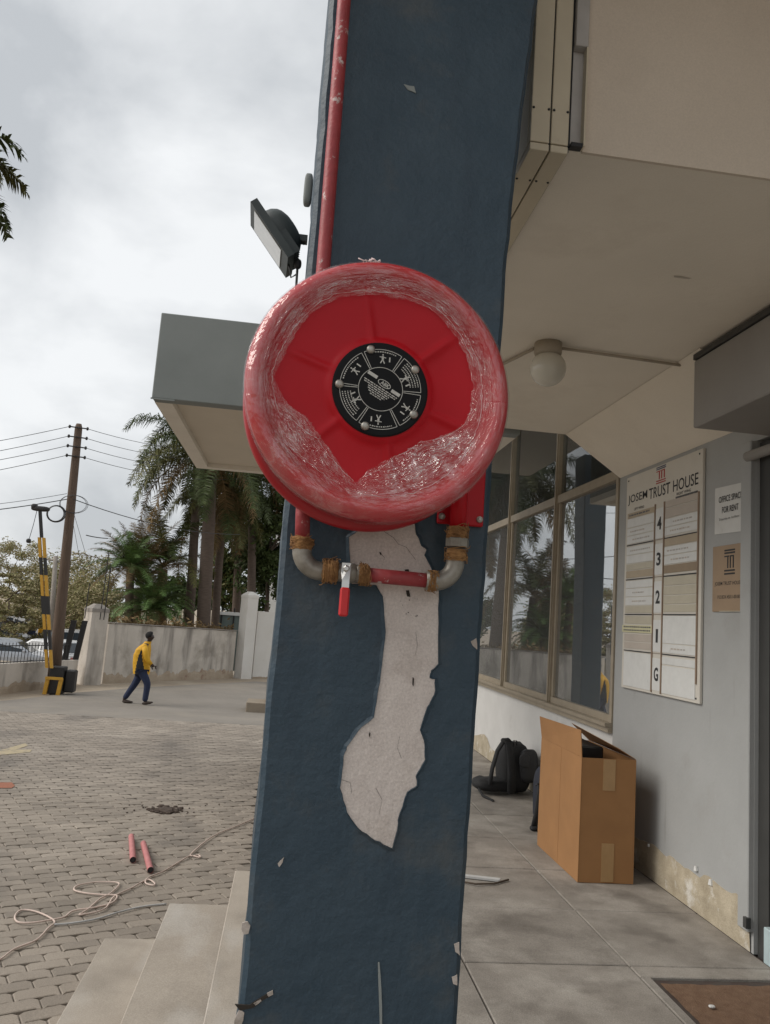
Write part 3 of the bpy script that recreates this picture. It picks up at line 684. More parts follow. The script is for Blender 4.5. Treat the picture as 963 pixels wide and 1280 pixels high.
# black instruction plate
RFo = RF
def RF(u, v, w_): return RFo(u*1.06, v*1.06, w_)
lab = obj('instruction_plate', disc([(.001, -.0185), (.095, -.0185), (.0985, -.0195), (.0985, -.0285)], 72), 'label_black', reel)
LW = -.0172
def lab_arc(r, a0, a1, t, m, n=24):
    vs = []; fs = []
    for i in range(n+1):
        a = a0+(a1-a0)*i/n
        vs += [RF((r-t)*math.cos(a), (r-t)*math.sin(a), LW), RF((r+t)*math.cos(a), (r+t)*math.sin(a), LW)]
    fs = [[2*i, 2*i+1, 2*i+3, 2*i+2] for i in range(n)]; m.add(vs, fs)
def lab_seg(p, q, t, m):
    d = Vector((q[0]-p[0], q[1]-p[1])); nn = Vector((-d.y, d.x)).normalized()*t
    m.add([RF(p[0]+nn.x, p[1]+nn.y, LW), RF(q[0]+nn.x, q[1]+nn.y, LW), RF(q[0]-nn.x, q[1]-nn.y, LW), RF(p[0]-nn.x, p[1]-nn.y, LW)], [(0, 1, 2, 3)])
ln = MB(); lab_arc(.0455, 0, 2*PI, .0006, ln, 60); pr_ = MB()
for k in range(6):
    a0, a1 = math.radians(2+60*k), math.radians(58+60*k)
    lab_arc(.0835, a0, a1, .0006, ln)
    for a in (a0, a1): lab_seg((.047*math.cos(a), .047*math.sin(a)), (.0835*math.cos(a), .0835*math.sin(a)), .0006, ln)
    mid = (a0+a1)/2; e = Vector((math.cos(mid), math.sin(mid))); t_ = Vector((-e.y, e.x))
    lines = 4 if k in (0, 3) else 1
    for q in range(lines):       # curved rows of tiny wording
        r = .0785-.0055*q; a = a0+.14
        while a < a1-.14:
            w_ = rnd.uniform(.02, .05); lab_arc(r, a, min(a+w_, a1-.12), .0011, pr_, 2); a += w_+.022
    # pictogram of a small figure
    c = e*(.062 if lines == 1 else .054); s = .0085
    def fg(a, b): return (c.x+t_.x*a*s+e.x*b*s, c.y+t_.y*a*s+e.y*b*s)
    lab_seg(fg(0, .1), fg(0, .9), .0022, pr_); lab_seg(fg(-.8, .55), fg(.8, .7), .0009, pr_); lab_seg(fg(0, .1), fg(-.5, -.9), .0011, pr_); lab_seg(fg(0, .1), fg(.5, -.9), .0011, pr_)
    lab_seg(fg(-.15, 1.25), fg(.15, 1.25), .0016, pr_); lab_seg(fg(-1.7, -.4), fg(-1.7, .8), .0014, pr_)
obj('plate_lines', ln, 'print', lab); struct(obj('plate_wording', pr_, 'print', lab), 'stuff')
ca, sa = math.cos(math.radians(-27)), math.sin(math.radians(-27))
def rotp(x, y): return (x*ca-y*sa, x*sa+y*ca)
cm = MB()
lab_seg(rotp(-.040, .017), rotp(-.018, .017), .0035, cm); lab_seg(rotp(.020, .010), rotp(.040, .010), .0035, cm)
for q, (x0, x1) in enumerate(((-.040, .038), (-.038, .036), (-.026, .024), (-.024, .022), (-.020, .018), (-.014, .012))):
    y = .002-.0042*q; x = x0
    while x < x1:
        w_ = rnd.uniform(.003, .008); lab_seg(rotp(x, y), rotp(min(x+w_, x1), y), .0010, cm); x += w_+.0016
struct(obj('plate_wording', cm, 'print', lab), 'stuff')
ov = MB()
for i in range(40):
    a, b = 2*PI*i/40, 2*PI*(i+1)/40
    lab_seg(rotp(.001+.014*math.cos(a), .0135+.0068*math.sin(a)), rotp(.001+.014*math.cos(b), .0135+.0068*math.sin(b)), .0007, ov)
obj('plate_logo', ov, 'print', lab)
xd = Ud*ca+Vd*sa; yd = -Ud*sa+Vd*ca; q = rotp(.003, .0135)
text('plate_logo_letters', 'ABK', RF(q[0], q[1], LW), xd, yd, .021, .008, 'print', lab, .02)
for a in (108, 36, -32, 252, 180):
    a = math.radians(a); p = RF(.0845*math.cos(a), .0845*math.sin(a), -.0185)
    obj('plate_bolt', MB().lathe([(.0095, 0), (.0095, .003), (.0085, .0055), (.005, .0072), (.001, .0076)], p, Wd, 16), 'bolt', lab, True)
RF = RFo
# clear film: torn open over the middle, gathered in folds round the rim
inner = [(10, .72), (30, .735), (47, .75), (65, .77), (86, .735), (105, .75), (126, .765), (148, .75), (165, .74), (180, .785), (195, .70), (207, .585), (222, .57), (238, .60), (252, .68), (260, .73), (266, .61), (276, .545), (287, .51), (300, .49), (312, .485), (330, .58), (345, .69), (370, .72)]
def rin(a):
    d = math.degrees(a) % 360
    if d < 10: d += 360
    for (a0, r0), (a1, r1) in zip(inner[:-1], inner[1:]):
        if a0 <= d <= a1: t = (d-a0)/(a1-a0); return (r0+(r1-r0)*t)*RO
rimp = [(.254, .002), (.263, .005), (.273, .003), (.282, -.004), (.288, -.013), (.2915, -.026), (.291, -.040), (.288, -.06), (.284, -.09)]
NA, NB = 480, 64; vs = []; uvs = []; gat = []
for j in range(NB+1):
    b = j/NB
    for i in range(NA):
        a = 2*PI*i/NA; r0 = rin(a)
        r0 += .004*fbm(a*9, 0, 4)+.0015*fbm(a*40, 3, 4)
        if b < .6:
            t = b/.6; r = r0+(.254-r0)*t; w0 = -.027 if r0 > .17 else -.029
            w_ = w0+(.002-w0)*(t**1.25)+.0015
            amp = .0050*(.35+.85*math.sin(PI*min(1, t*1.1+.1)))
        else:
            t = (b-.6)/.4*(len(rimp)-1); q = min(int(t), len(rimp)-2); f_ = t-q
            r = rimp[q][0]+(rimp[q+1][0]-rimp[q][0])*f_; w_ = rimp[q][1]+(rimp[q+1][1]-rimp[q][1])*f_; amp = .0010
        sw = a+1.2*(b-.4)*.35*math.sin(a*2+1)
        rid = 1-abs(fbm(sw*16, b*3.2, 7, 5)); rid2 = 1-abs(fbm(sw*5+2, b*13, 11, 5))
        w_ += amp*(rid-.7)*1.1+amp*.9*(rid2-.7)
        r += .0012*fbm(sw*20, b*6, 2)*(1 if b > .6 else 0)
        vs.append(RF(r*math.cos(a), r*math.sin(a), max(w_, -.034 if b < .62 else -1)))
        uvs.append((a*.25, b*.13))
        g = min(1.0, .45+4.0*b) if b < .34 else max(.28, 1.0-(b-.34)*2.4)
        low = 1.0 if 190 < math.degrees(a) < 350 else .9
        gat.append(g*low)
fm = MB(); fm.add(vs, [[j*NA+i, j*NA+(i+1) % NA, (j+1)*NA+(i+1) % NA, (j+1)*NA+i] for j in range(NB) for i in range(NA)])
me = mesh(fm, 'plastic_film', OFF[reel.name], True)
uvl = me.uv_layers.new(name='UVMap')
for lp in me.loops:
    u, v = uvs[lp.vertex_index]; uvl.data[lp.index].uv = (u, v)
at_ = me.attributes.new('gather', 'FLOAT', 'POINT'); at_.data.foreach_set('value', gat)
film = obj('plastic_film', me, 'film', reel)
# strands: film drawn into ropes along the tear, loose flaps
def strand(pts_rw, rad, n=40):
    m = MB(); P_ = []
    for i in range(n+1):
        t = i/n*(len(pts_rw)-1); q = min(int(t), len(pts_rw)-2); f_ = t-q; f_ = f_*f_*(3-2*f_)
        a = pts_rw[q][0]+(pts_rw[q+1][0]-pts_rw[q][0])*f_; r = pts_rw[q][1]+(pts_rw[q+1][1]-pts_rw[q][1])*f_
        r += .004*fbm(a*.3, 2, rad*1e4); a = math.radians(a)
        P_.append(RF(r*math.cos(a), r*math.sin(a), -.010+.006*fbm(i*.2, 1, rad*1e4)))
    return m.tube(P_, [rad*.55*(.25+1.1*abs(fbm(i*.3, 7, rad*1e4))) for i in range(n+1)], 5)
S('film_fold', (.80, .72, .70), (.55, .40, .40), 60, .25, .4, 200)
for (pts, rad) in (([(150, .222), (120, .226), (95, .216), (70, .224), (45, .222), (20, .216)], .0011), ([(60, .232), (40, .230), (10, .225), (-20, .226)], .0010),
                   ([(200, .225), (180, .232), (160, .224)], .0011), ([(205, .205), (225, .178), (245, .192), (258, .212)], .0009),
                   ([(262, .20), (285, .150), (312, .142), (345, .20)], .0008), ([(255, .232), (280, .236), (310, .232), (340, .228)], .0012), ([(215, .24), (230, .225), (250, .228)], .0009)):
    obj('film_fold', strand(pts, rad), 'film_fold', reel, True)
m = MB(); 
for i in range(10):
    a = math.radians(98+rnd.uniform(-4, 4)); m.tube([RF((.287+.004*k)*math.cos(a+k*.012*rnd.uniform(-1, 1)), (.287+.004*k)*math.sin(a), -.03+rnd.uniform(-.01, .01)) for k in range(4)], .0018, 4)
obj('film_knot', m, 'film_fold', reel, True)

# ------------------------------------------------------------------ floodlight and box on the column
fl = thing('floodlight', 'grey tilted floodlight on a bracket at the side of the blue column', 'floodlight', (-.13, 2.35, 2.66))
# tilted flat box: face looks down-left and towards the drive
FC = Vector((-.158, 2.35, 2.665)); A1 = Vector((.58, .05, -.72)).normalized(); Nn = Vector((-.80, -.02, -.58)); Nn = (Nn-A1*Nn.dot(A1)).normalized(); A2 = Nn.cross(A1).normalized()
def fq(a, b, c): return FC+A1*a*.82+A2*b*.95+Nn*c
def fbox(name, a0, a1, b0, b1, c0, c1, mat, par):
    m = MB(); m.hexa([fq(a0, b0, c0), fq(a1, b0, c0), fq(a1, b1, c0), fq(a0, b1, c0)], [fq(a0, b0, c1), fq(a1, b0, c1), fq(a1, b1, c1), fq(a0, b1, c1)]); return obj(name, m, mat, par)
hb = fbox('housing', -.125, .125, -.085, .085, -.014, .010, 'lampbody', fl)
m = MB(); m.sell((0, 0, 0), (.10, .07, .056), .85); m.v = [fq(v.x, v.y, min(v.z-.030, .006)) for v in m.v]; obj('driver_dome', m, 'lampbody', fl, True)
fbox('lens', -.095, .082, -.070, .070, .0105, .0125, 'lamplens', fl)
for k in range(-4, 5): fbox('fin', .02, .118, k*.017-.002, k*.017+.002, -.04, -.0145, 'lampbody', hb)
m = MB(); m.tube([fq(.03, -.075, -.02), fq(.035, -.02, -.075), Vector((-.055, 2.35, 2.668))], .008, 8); obj('bracket', m, 'lampbody', fl, True)
B('bracket_arm', -.14, -.045, 2.335, 2.365, 2.668, 2.688, 'lampbody', fl)
m = MB(); m.sell((-.068, 2.33, 2.585), (.012, .012, .016), .8); m.tube([(-.068, 2.33, 2.58), (-.066, 2.33, 2.50)], .004, 6); m.tube([(-.10, 2.34, 2.60), (-.085, 2.335, 2.54), (-.07, 2.33, 2.55)], .0025, 6); obj('cable', m, 'wire', fl, True)
jb = MB(); jb.sell((-.050, 2.05, 2.675), (.012, .02, .046), .5)
tag(obj('junction_box', jb, 'fascia', None, True), 'small grey cable box on the blue column above the floodlight', 'junction box')

# ------------------------------------------------------------------ ceiling lamp and conduits
gl = thing('globe_lamp', 'unlit white glass globe lamp on the porch ceiling', 'lamp', (1.23, 3.8, 3.0))
obj('base', MB().lathe([(.072, 0), (.072, -.055), (.066, -.068), (.05, -.07)], (1.228, 3.8, 2.9995), (0, 0, 1), 28), 'globe_base', gl, True)
m = MB(); m.sell((1.232, 3.8, 2.862), (.094, .094, .092), 1.0, 36, 22); obj('globe', m, 'globe', gl, True)
c1 = obj('conduit', MB().tube([(1.305, 3.81, 2.986), (1.6, 3.83, 2.986), (1.99, 3.855, 2.985)], .0085, 8), 'conduit', None, True); tag(c1, 'thin conduit from the globe lamp across the ceiling to the shutter box', 'conduit')
c2 = obj('conduit', MB().tube([(1.17, 3.86, 2.986), (1.05, 4.25, 2.986), (1.02, 4.7, 2.986), (1.0, 5.5, 2.986)], .0085, 8), 'conduit', None, True); tag(c2, 'thin conduit from the globe lamp going behind the hose reel', 'conduit')

# ================================================================== DIRECTORY BOARD
bd = thing('directory_board', 'white tenant directory board on the grey wall with floor numbers and name strips', 'sign', (XW, 4.88, 1.15))
BY0, BY1, BZ0, BZ1 = 5.415, 4.342, 1.150, 2.668; BX = XW-.02
bw, bh = BY0-BY1, BZ1-BZ0
pn = B('panel', BX, XW-.002, BY1, BY0, BZ0, BZ1, 'board', bd, .002)
def bdp(s, t): return BY0-s*bw, BZ1-t*bh
def strip(s0, s1, t0, t1, mat, name='name_strip', th=.004, tilt=0):
    ya, za = bdp(s0, t0); yb, zb = bdp(s1, t1); x = BX-th
    m = MB(); e = .0035
    m.hexa([(BX-.0004, ya, zb+e-tilt), (BX-.0004, yb, zb+e+tilt), (BX-.0004, yb, za-e+tilt), (BX-.0004, ya, za-e-tilt)], [(x, ya, zb+e-tilt), (x, yb, zb+e+tilt), (x, yb, za-e+tilt), (x, ya, za-e-tilt)])
    return obj(name, m, mat, bd)
LX, RX = (.035, .425), (.572, .955)
lay = [(LX, [(.178, .207, 'st_tan'), (.207, .252, 'st_white'), (.252, .290, 'st_white'), (.290, .330, 'st_white'), (.342, .383, 'st_white'), (.383, .424, 'st_white'), (.424, .455, 'st_cream'), (.455, .492, 'st_tan'),
             (.503, .540, 'st_white'), (.540, .580, 'st_white'), (.580, .620, 'st_white'), (.620, .656, 'st_cream'), (.666, .705, 'st_cream'), (.748, .785, 'st_pink'), (.785, .818, 'st_pink'), (.832, .99, 'st_white')]),
       (RX, [(.172, .205, 'st_pink'), (.205, .250, 'st_pink'), (.250, .288, 'st_white'), (.288, .325, 'st_white'), (.334, .372, 'st_tan'), (.372, .410, 'st_white'), (.410, .450, 'st_white'), (.450, .488, 'st_brown'),
             (.500, .540, 'st_cream'), (.540, .580, 'st_cream'), (.580, .618, 'st_cream'), (.618, .652, 'st_cream'), (.664, .782, 'st_white'), (.782, .822, 'st_white'), (.836, .870, 'st_white'), (.872, .99, 'st_white')])]
for (s0, s1), rows in lay:
    for t0, t1, mt_ in rows: strip(s0, s1, t0, t1, mt_, tilt=rnd.uniform(-.001, .001))
    for t in (.334, .497, .660, .826): strip(s0, s1, t-.0035, t+.0055, 'ink', 'divider', .0055)
for (s0, s1), rows in lay:
    for t0, t1, mt_ in rows:
        if mt_ != 'st_white' or t1-t0 > .06 or rnd.random() < .25: continue
        s = s0+.03+rnd.uniform(0, .08); e_ = s1-rnd.uniform(.03, .14)
        while s < e_:
            q = rnd.uniform(.012, .035); strip(s, min(s+q, e_), (t0+t1)/2-.0055, (t0+t1)/2+.0055, 'st_pink' if rnd.random() < .5 else 'recess', 'small_print', .0046); s += q+.008
strip(.005, .435, .708, .745, 'st_yellow', 'name_strip', .008)
for s in (.437, .560, .966): strip(s-.006, s+.006, .17, .995 if s < .9 else .93, 'rail', 'rail', .007)
for t in (.334, .497, .660, .826): strip(.445, .553, t-.003, t+.003, 'rail', 'rail', .006)
YD, ZD = Vector((0, -1, 0)), Vector((0, 0, 1))
def btext(body, s, t, wd, ht, mat='ink', bold=.012, x=BX-.0012, rot=0):
    y, z = bdp(s, t); c_, s_ = math.cos(rot), math.sin(rot)
    return text('lettering', body, (x, y, z), YD*c_+ZD*s_, -YD*s_+ZD*c_, wd, ht, mat, bd, bold)
for body, t in (('4', .262), ('3', .420), ('2', .585), ('1', .752), ('G', .915)):
    strip(.446, .551, t-.07, t+.07, 'st_white', 'floor_plate', .003)
    btext(body, .498, t, (.060 if body != '1' else .030), .088, 'ink', .03, BX-.0042)
for wd_, s0, s1 in (('JOSEM', .03, .316), ('TRUST', .342, .623), ('HOUSE', .66, .955)): btext(wd_, (s0+s1)/2, .116, bw*(s1-s0), .076, 'ink', .007)
btext('LEFT WING', .20, .165, .16, .018); btext('RIGHT WING', .79, .155, .18, .018, 'ink')
for s0, s1, t in ((.06, .36, .192), (.70, .95, .170)): 
    s = s0
    while s < s1:
        q = rnd.uniform(.02, .05); strip(s, min(s+q, s1), t-.006, t+.006, 'ink_grey', 'small_print', .0046); s += q+.008
for t in (.718, .733):
    s = .03
    while s < .41: q = rnd.uniform(.012, .03); strip(s, s+q, t-.0055, t+.0055, 'ink_grey', 'small_print', .0085); s += q+.006
def logo(cy, cz, w_, h_, x, cols, par):
    def lb(a0, a1, b0, b1, mt_):
        m = MB(); m.box(x-.0012, x, cy-a1*w_, cy-a0*w_, cz+b0*h_, cz+b1*h_); obj('logo_bar', m, mt_, par)
    lb(-.5, .5, .34, .40, cols[0]); lb(-.5, .5, .44, .50, cols[0])
    lb(-.5, -.05, .22, .27, cols[1]); lb(-.22, -.12, -.2, .22, cols[1]); lb(.02, .12, -.2, .27, cols[1]); lb(.12, .4, .22, .27, cols[1]); lb(.30, .40, -.2, .22, cols[1])
    lb(-.5, .5, -.32, -.26, cols[1]); lb(-.5, .5, -.44, -.38, cols[2])
y, z = bdp(.50, .046); logo(y, z, .135, .122, BX-.0004, ('ink_blue', 'ink_red', 'ink_red'), bd)
for s, t in ((.03, .018), (.965, .018), (.965, .982)):
    y, z = bdp(s, t); obj('board_screw', MB().lathe([(.007, 0), (.004, .004)], (BX, y, z), (-1, 0, 0), 10), 'ink', bd)

# notices beside the door
nz = thing('paper_notice', 'white paper office space for rent notice taped beside the entrance', 'notice', (XW, 4.06, 2.1))
m = MB(); g = []
for j in range(9):
    for i in range(9):
        a, b = i/8, j/8; lift = .010*(max(0, a-.7)/.3)**2*(b > .8)+.006*(max(0, a-.75)/.25)*(max(0, .25-b)/.25)+.0025*fbm(a*3, b*3, 1)
        g.append((XW-.003-abs(lift), 4.23-a*.345, 2.118+b*.272+.012*(1-a)))
m.add(g, [[j*9+i, j*9+i+1, (j+1)*9+i+1, (j+1)*9+i] for j in range(8) for i in range(8)]); obj('sheet', m, 'paper', nz, True)
text('lettering', 'OFFICE SPACE', (XW-.0075, 4.065, 2.325), YD, ZD, .235, .036, 'ink', nz, .01)
text('lettering', 'FOR RENT', (XW-.0075, 4.065, 2.262), YD, ZD, .165, .036, 'ink', nz, .01)
text('lettering', 'Enquiries on 1st floor', (XW-.0075, 4.075, 2.208), YD, ZD, .20, .018, 'ink_grey', nz, .008)
pq = thing('brown_plaque', 'brown name plaque with building emblem below the paper notice', 'plaque', (XW, 4.06, 1.68))
B('plate', XW-.008, XW-.001, 3.93, 4.238, 1.683, 2.056, 'plaque', pq, .001)
logo(4.062, 1.955, .105, .15, XW-.0082, ('ink', 'ink', 'ink'), pq)
text('lettering', 'JOSEM TRUST HOUSE', (XW-.0086, 4.078, 1.838), YD, ZD, .27, .027, 'ink', pq, .008)
text('lettering', 'P.O.BOX 45011-00100', (XW-.0086, 4.07, 1.765), YD, ZD, .22, .02, 'ink', pq, .008)
B('edge_strip', XW-.0095, XW-.0085, 3.95, 4.16, 1.683, 1.687, 'st_cream', pq)

# ================================================================== THINGS ON THE PORCH FLOOR
cb = thing('cardboard_box', 'tall brown cardboard box with open flaps against the grey wall', 'box', (2.06, 5.2, 0))
X0, X1, CY0, CY1, CH = 1.888, 2.245, 4.815, 5.60, .742; T = .006
B('side_panel', X0, X0+T, CY0, CY1, .002, CH, 'card', cb); B('side_panel', X1-T, X1, CY0, CY1, .002, CH, 'card', cb)
B('end_panel', X0+T+.0005, X1-T-.0005, CY0+.001, CY0+T, .002, CH-.001, 'card', cb); B('end_panel', X0+T+.0005, X1-T-.0005, CY1-T, CY1-.001, .002, CH-.001, 'card', cb); B('bottom', X0+T, X1-T, CY0+T, CY1-T, .003, .01, 'card_in', cb)
def flap(pts, d): return obj('flap', MB().prism(pts, d), 'card', cb)
flap([(X0, CY0+.003, CH+.001), (X0, CY1-.003, CH+.001), (X0-.022, CY1-.003, CH+.150), (X0-.012, CY0+.003, CH+.165)], (.005, 0, .0))
flap([(X1, CY0+.003, CH+.001), (X1, CY1-.003, CH+.001), (X1-.135, CY1-.003, CH+.112), (X1-.115, CY0+.003, CH+.062)], (-.002, 0, .005))
flap([(X0+.012, CY1-.008, CH-.001), (X1-.012, CY1-.008, CH-.001), (X1-.03, CY1-.10, CH-.13), (X0+.03, CY1-.10, CH-.13)], (0, .004, .002))
flap([(X0+.012, CY0+.009, CH-.003), (X1-.012, CY0+.009, CH-.003), (X1-.02, CY0+.06, CH-.16), (X0+.02, CY0+.06, CH-.16)], (0, .004, .0))
B('tape', 2.035, 2.115, CY0-.0015, CY0+.0005, .01, .235, 'tape', cb); B('tape', 2.03, 2.11, CY0-.0015, CY0+.0005, .55, CH-.004, 'tape', cb)
B('tape', X0-.0012, X0+.0005, 5.18, 5.25, .012, CH-.003, 'card', cb)
tag(B('packing_foam', 1.93, 2.15, 5.1, 5.52, .50, .77, 'black', None, .01), 'black packed item showing inside the open cardboard box', 'packing')

bk = thing('backpack', 'black backpack slumped against the white wall below the far window', 'backpack', (2.15, 7.3, 0))
def lean(p): return (p.x+.10*(p.z/.5)*.4, p.y, p.z*(1-.12*(p.x > 0)))
m = MB(); m.sell((2.21, 7.32, .235), (.15, .17, .225), .62, 28, 18, lambda p: (p.x-.12*(p.z+.22)*.35, p.y*(1-.2*max(0, p.z)/.22), p.z+.012*fbm(p.x*14, p.y*14, p.z*9))); obj('body', m, 'fabric', bk, True)
m = MB(); m.sell((2.30, 7.16, .27), (.085, .07, .15), .6, 20, 14, lambda p: (p.x, p.y, p.z+.010*fbm(p.x*20, p.y*20, p.z*9))); obj('front_pocket', m, 'fabric2', bk, True)
m = MB(); m.sell((2.00, 7.25, .08), (.19, .14, .055), .6, 24, 10, lambda p: (p.x, p.y, p.z+.012*fbm(p.x*12, p.y*12, 3))); obj('base_flap', m, 'fabric', bk, True)
def ribbon(pts, w_, t, name, mat, par):
    m = MB(); P_ = [Vector(p) for p in pts]; low = []; high = []
    vs = []; wd = Vector(w_)
    n = len(P_)
    for i, p in enumerate(P_):
        tg = (P_[min(i+1, n-1)]-P_[max(i-1, 0)]).normalized(); nr = tg.cross(wd).normalized()*t
        vs += [p-wd-nr, p+wd-nr, p+wd+nr, p-wd+nr]
    fs = [[4*i+k, 4*i+(k+1) % 4, 4*i+4+(k+1) % 4, 4*i+4+k] for i in range(n-1) for k in range(4)]+[(0, 1, 2, 3), (4*n-4, 4*n-3, 4*n-2, 4*n-1)]
    m.add(vs, fs); return obj(name, m, mat, par, True)
ribbon([(1.93, 7.10, .10), (1.945, 7.10, .24), (1.985, 7.10, .40), (2.04, 7.11, .485), (2.09, 7.12, .505), (2.125, 7.14, .47)], (0, .03, 0), .011, 'shoulder_strap', 'fabric', bk)
ribbon([(2.12, 7.05, .04), (2.115, 7.06, .22), (2.105, 7.07, .36), (2.085, 7.09, .47), (2.05, 7.12, .505)], (.035, .02, 0), .014, 'shoulder_strap', 'fabric', bk)
obj('grab_handle', MB().tube([(2.16, 7.2, .44), (2.165, 7.2, .485), (2.19, 7.2, .485), (2.195, 7.2, .44)], .006, 6), 'fabric2', bk, True)
m = MB(); m.sell((2.23, 7.06, .33), (.05, .012, .06), .7); obj('mesh_pocket', m, 'fabric2', bk, True)
obj('strap_end', MB().tube([(1.83, 7.1, .06), (1.85, 7.02, .02), (1.90, 6.93, .008), (1.91, 6.88, .008)], .012, 6), 'fabric', bk, True)
b2 = thing('small_bag', 'dark narrow bag standing upright behind the cardboard box', 'bag', (2.16, 6.1, 0))
m = MB(); m.sell((2.135, 6.12, .23), (.105, .12, .225), .55, 22, 14, lambda p: (p.x+.01*fbm(p.z*8, 1, 1), p.y, p.z)); obj('body', m, 'fabric_blue', b2, True)
ribbon([(1.985, 5.98, .02), (2.005, 5.98, .12), (2.02, 5.98, .25), (2.035, 5.98, .38), (2.075, 6.0, .445)], (.022, .0, 0), .010, 'shoulder_strap', 'fabric', b2)
obj('buckle_strap', MB().tube([(1.98, 5.97, .33), (2.0, 5.97, .35), (2.03, 5.97, .31)], .006, 6), 'fabric2', b2, True)
m = MB(); m.sell((1.99, 5.98, .018), (.035, .03, .018), .7); obj('strap_foot', m, 'fabric', b2, True)

mt = thing('door_mat', 'brown coir mat sunk in the floor before the entrance', 'mat', (2.08, 3.0, 0))
B('mat_well', 1.756, 2.41, 2.3, 3.552, -.0135, -.0115, 'slab_joint', mt)
m = MB(); nx, ny = 26, 48
m.add([(1.775+.62*i/nx, 2.32+1.19*j/ny, -.006+.005*fbm(i*.7, j*.7, 2)) for j in range(ny+1) for i in range(nx+1)], [[j*(nx+1)+i, j*(nx+1)+i+1, (j+1)*(nx+1)+i+1, (j+1)*(nx+1)+i] for j in range(ny) for i in range(nx)])
obj('coir_pile', m, 'mat_brown', mt, True)
m = MB(); p = at(890, 1258, 'Z', .004); m.sell(p, (.014, .01, .005), .7, 8, 5); obj('litter', m, 'paper', mt)
m = MB(); m.prism([(1.13, 4.83, .004), (1.15, 4.86, .004), (1.40, 4.80, .004), (1.385, 4.765, .004)], (0, 0, .012)); 
tag(obj('plastic_trunking_offcut', m, 'pvc'), 'white plastic offcut lying on the porch floor beside the column', 'offcut')
m = MB(); m.tube([(1.10, 4.76, .008), (1.22, 4.69, .012), (1.34, 4.72, .008), (1.45, 4.80, .008)], .006, 6); tag(obj('wood_splinter', m, 'bark', None, True), 'dark splinter lying in front of the white offcut', 'splinter')

# ================================================================== THINGS ON THE DRIVE
def gp(px, py, up=0.0):
    d = RT*((px-W_/2)/F_) + DN*((py-H_/2)/F_) + FW
    k = 1e9; y = 4.0
    for _ in range(40):
        t = (gz(y)+.012-CAM.z)/d.z; y = (CAM+d*t).y*.5+y*.5
    return CAM+d*t+Vector((0, 0, up))
def pipe_piece(a, b, r, label):
    a, b = gp(*a, r), gp(*b, r); m = MB()
    m.tube([a, b], r, 16, False); t = thing('pipe_offcut', label, 'pipe', a, 'red pipe offcuts on the drive'); obj('shell', m, 'red_faded', t, True)
    m = MB(); m.tube([a+(b-a).normalized()*.004, b-(b-a).normalized()*.004], r*.84, 16); obj('bore', m, 'ink', t)
pipe_piece((166, 1079), (164, 1049), .024, 'shorter faded red pipe offcut on the paving, left of the pair')
pipe_piece((188, 1092), (179, 1058), .024, 'longer faded red pipe offcut on the paving, right of the pair')
def cat(pts, n=6):
    out = []
    for i in range(len(pts)-1):
        p0, p1, p2, p3 = pts[max(i-1, 0)], pts[i], pts[i+1], pts[min(i+2, len(pts)-1)]
        for k in range(n):
            t = k/n; out.append(.5*((2*p1)+(p2-p0)*t+(2*p0-5*p1+4*p2-p3)*t*t+(3*p1-p0-3*p2+p3)*t**3))
    return out+[pts[-1]]
rp = [(-30, 1215), (0, 1201), (18, 1188), (45, 1177), (60, 1162), (68, 1153), (48, 1142), (28, 1139), (19, 1146), (22, 1154), (40, 1155), (60, 1152), (80, 1148), (92, 1140), (118, 1136), (140, 1130), (146, 1121), (130, 1120), (108, 1118), (93, 1114), (98, 1108), (120, 1104), (142, 1104), (149, 1107), (138, 1118), (125, 1125), (110, 1138), (100, 1145), (130, 1138), (143, 1122), (165, 1111), (184, 1101), (193, 1105), (192, 1108), (182, 1105), (186, 1098), (205, 1090), (225, 1078), (238, 1071), (250, 1073), (248, 1070), (238, 1070), (258, 1052), (275, 1042), (300, 1032), (330, 1018), (350, 1008)]
m = MB(); m.tube(cat([gp(a, b, .008) for a, b in rp]), .0055, 6); tag(obj('rope', m, 'rope', None, True), 'pale pink cord in loose loops across the paved drive', 'rope')
m = MB(); m.tube(cat([gp(a, b, .006) for a, b in ((68, 1157), (90, 1155), (120, 1150), (150, 1141), (180, 1134), (208, 1131))]), .006, 6); tag(obj('steel_rod', m, 'pvc', None, True), 'thin bent pale rod lying beside the cord loops near the steps', 'rod')
m = MB()
for i in range(160):
    a = rnd.gauss(0, 1); b = rnd.gauss(0, 1); p = gp(207+a*9, 1013+b*2.0, .004); s = rnd.uniform(.006, .02)*(1.6 if abs(a) < .6 else 1)
    m.sell(p, (s*1.3, s, s*.7), .8, 7, 5)
for i in range(30):
    p = gp(rnd.uniform(155, 275), rnd.uniform(1004, 1018), .003); s = rnd.uniform(.004, .012); m.sell(p, (s, s, s*.6), .8, 6, 4)
struct(obj('soil_crumbs', m, 'soil'), 'stuff', 'dark crumbs of soil spilled on the paving', 'soil')
def marking(name, pix, mat, label):
    m = MB(); pts = [gp(a, b, -.0005) for a, b in pix]; m.prism(pts, (0, 0, .001)); return tag(obj(name, m, mat), label, 'marking')
marking('painted_marking', [(-10, 941), (0, 938), (32, 929), (35, 932), (20, 937), (40, 937), (38, 940), (0, 944), (-10, 946)], 'marking', 'worn yellow painted arrow on the drive at the left')
marking('painted_marking', [(-10, 978), (15, 978), (19, 982), (15, 985), (-10, 985)], 'marking_red', 'small worn red painted mark on the drive')
kb = thing('concrete_step', 'low L-shaped concrete block on the drive partly behind the column', 'step block', (-.6, 20, gz(20)))
pA = at(307, 890, 'Z', gz(20)); B('low_block', pA.x, pA.x+1.6, pA.y, pA.y+.9, gz(20)-.02, gz(20)+.24, 'kerbconc', kb, .015); B('high_block', pA.x+.46, pA.x+1.6, pA.y+.2, pA.y+1.2, gz(20)+.24, gz(20)+.50, 'kerbconc', kb, .015)

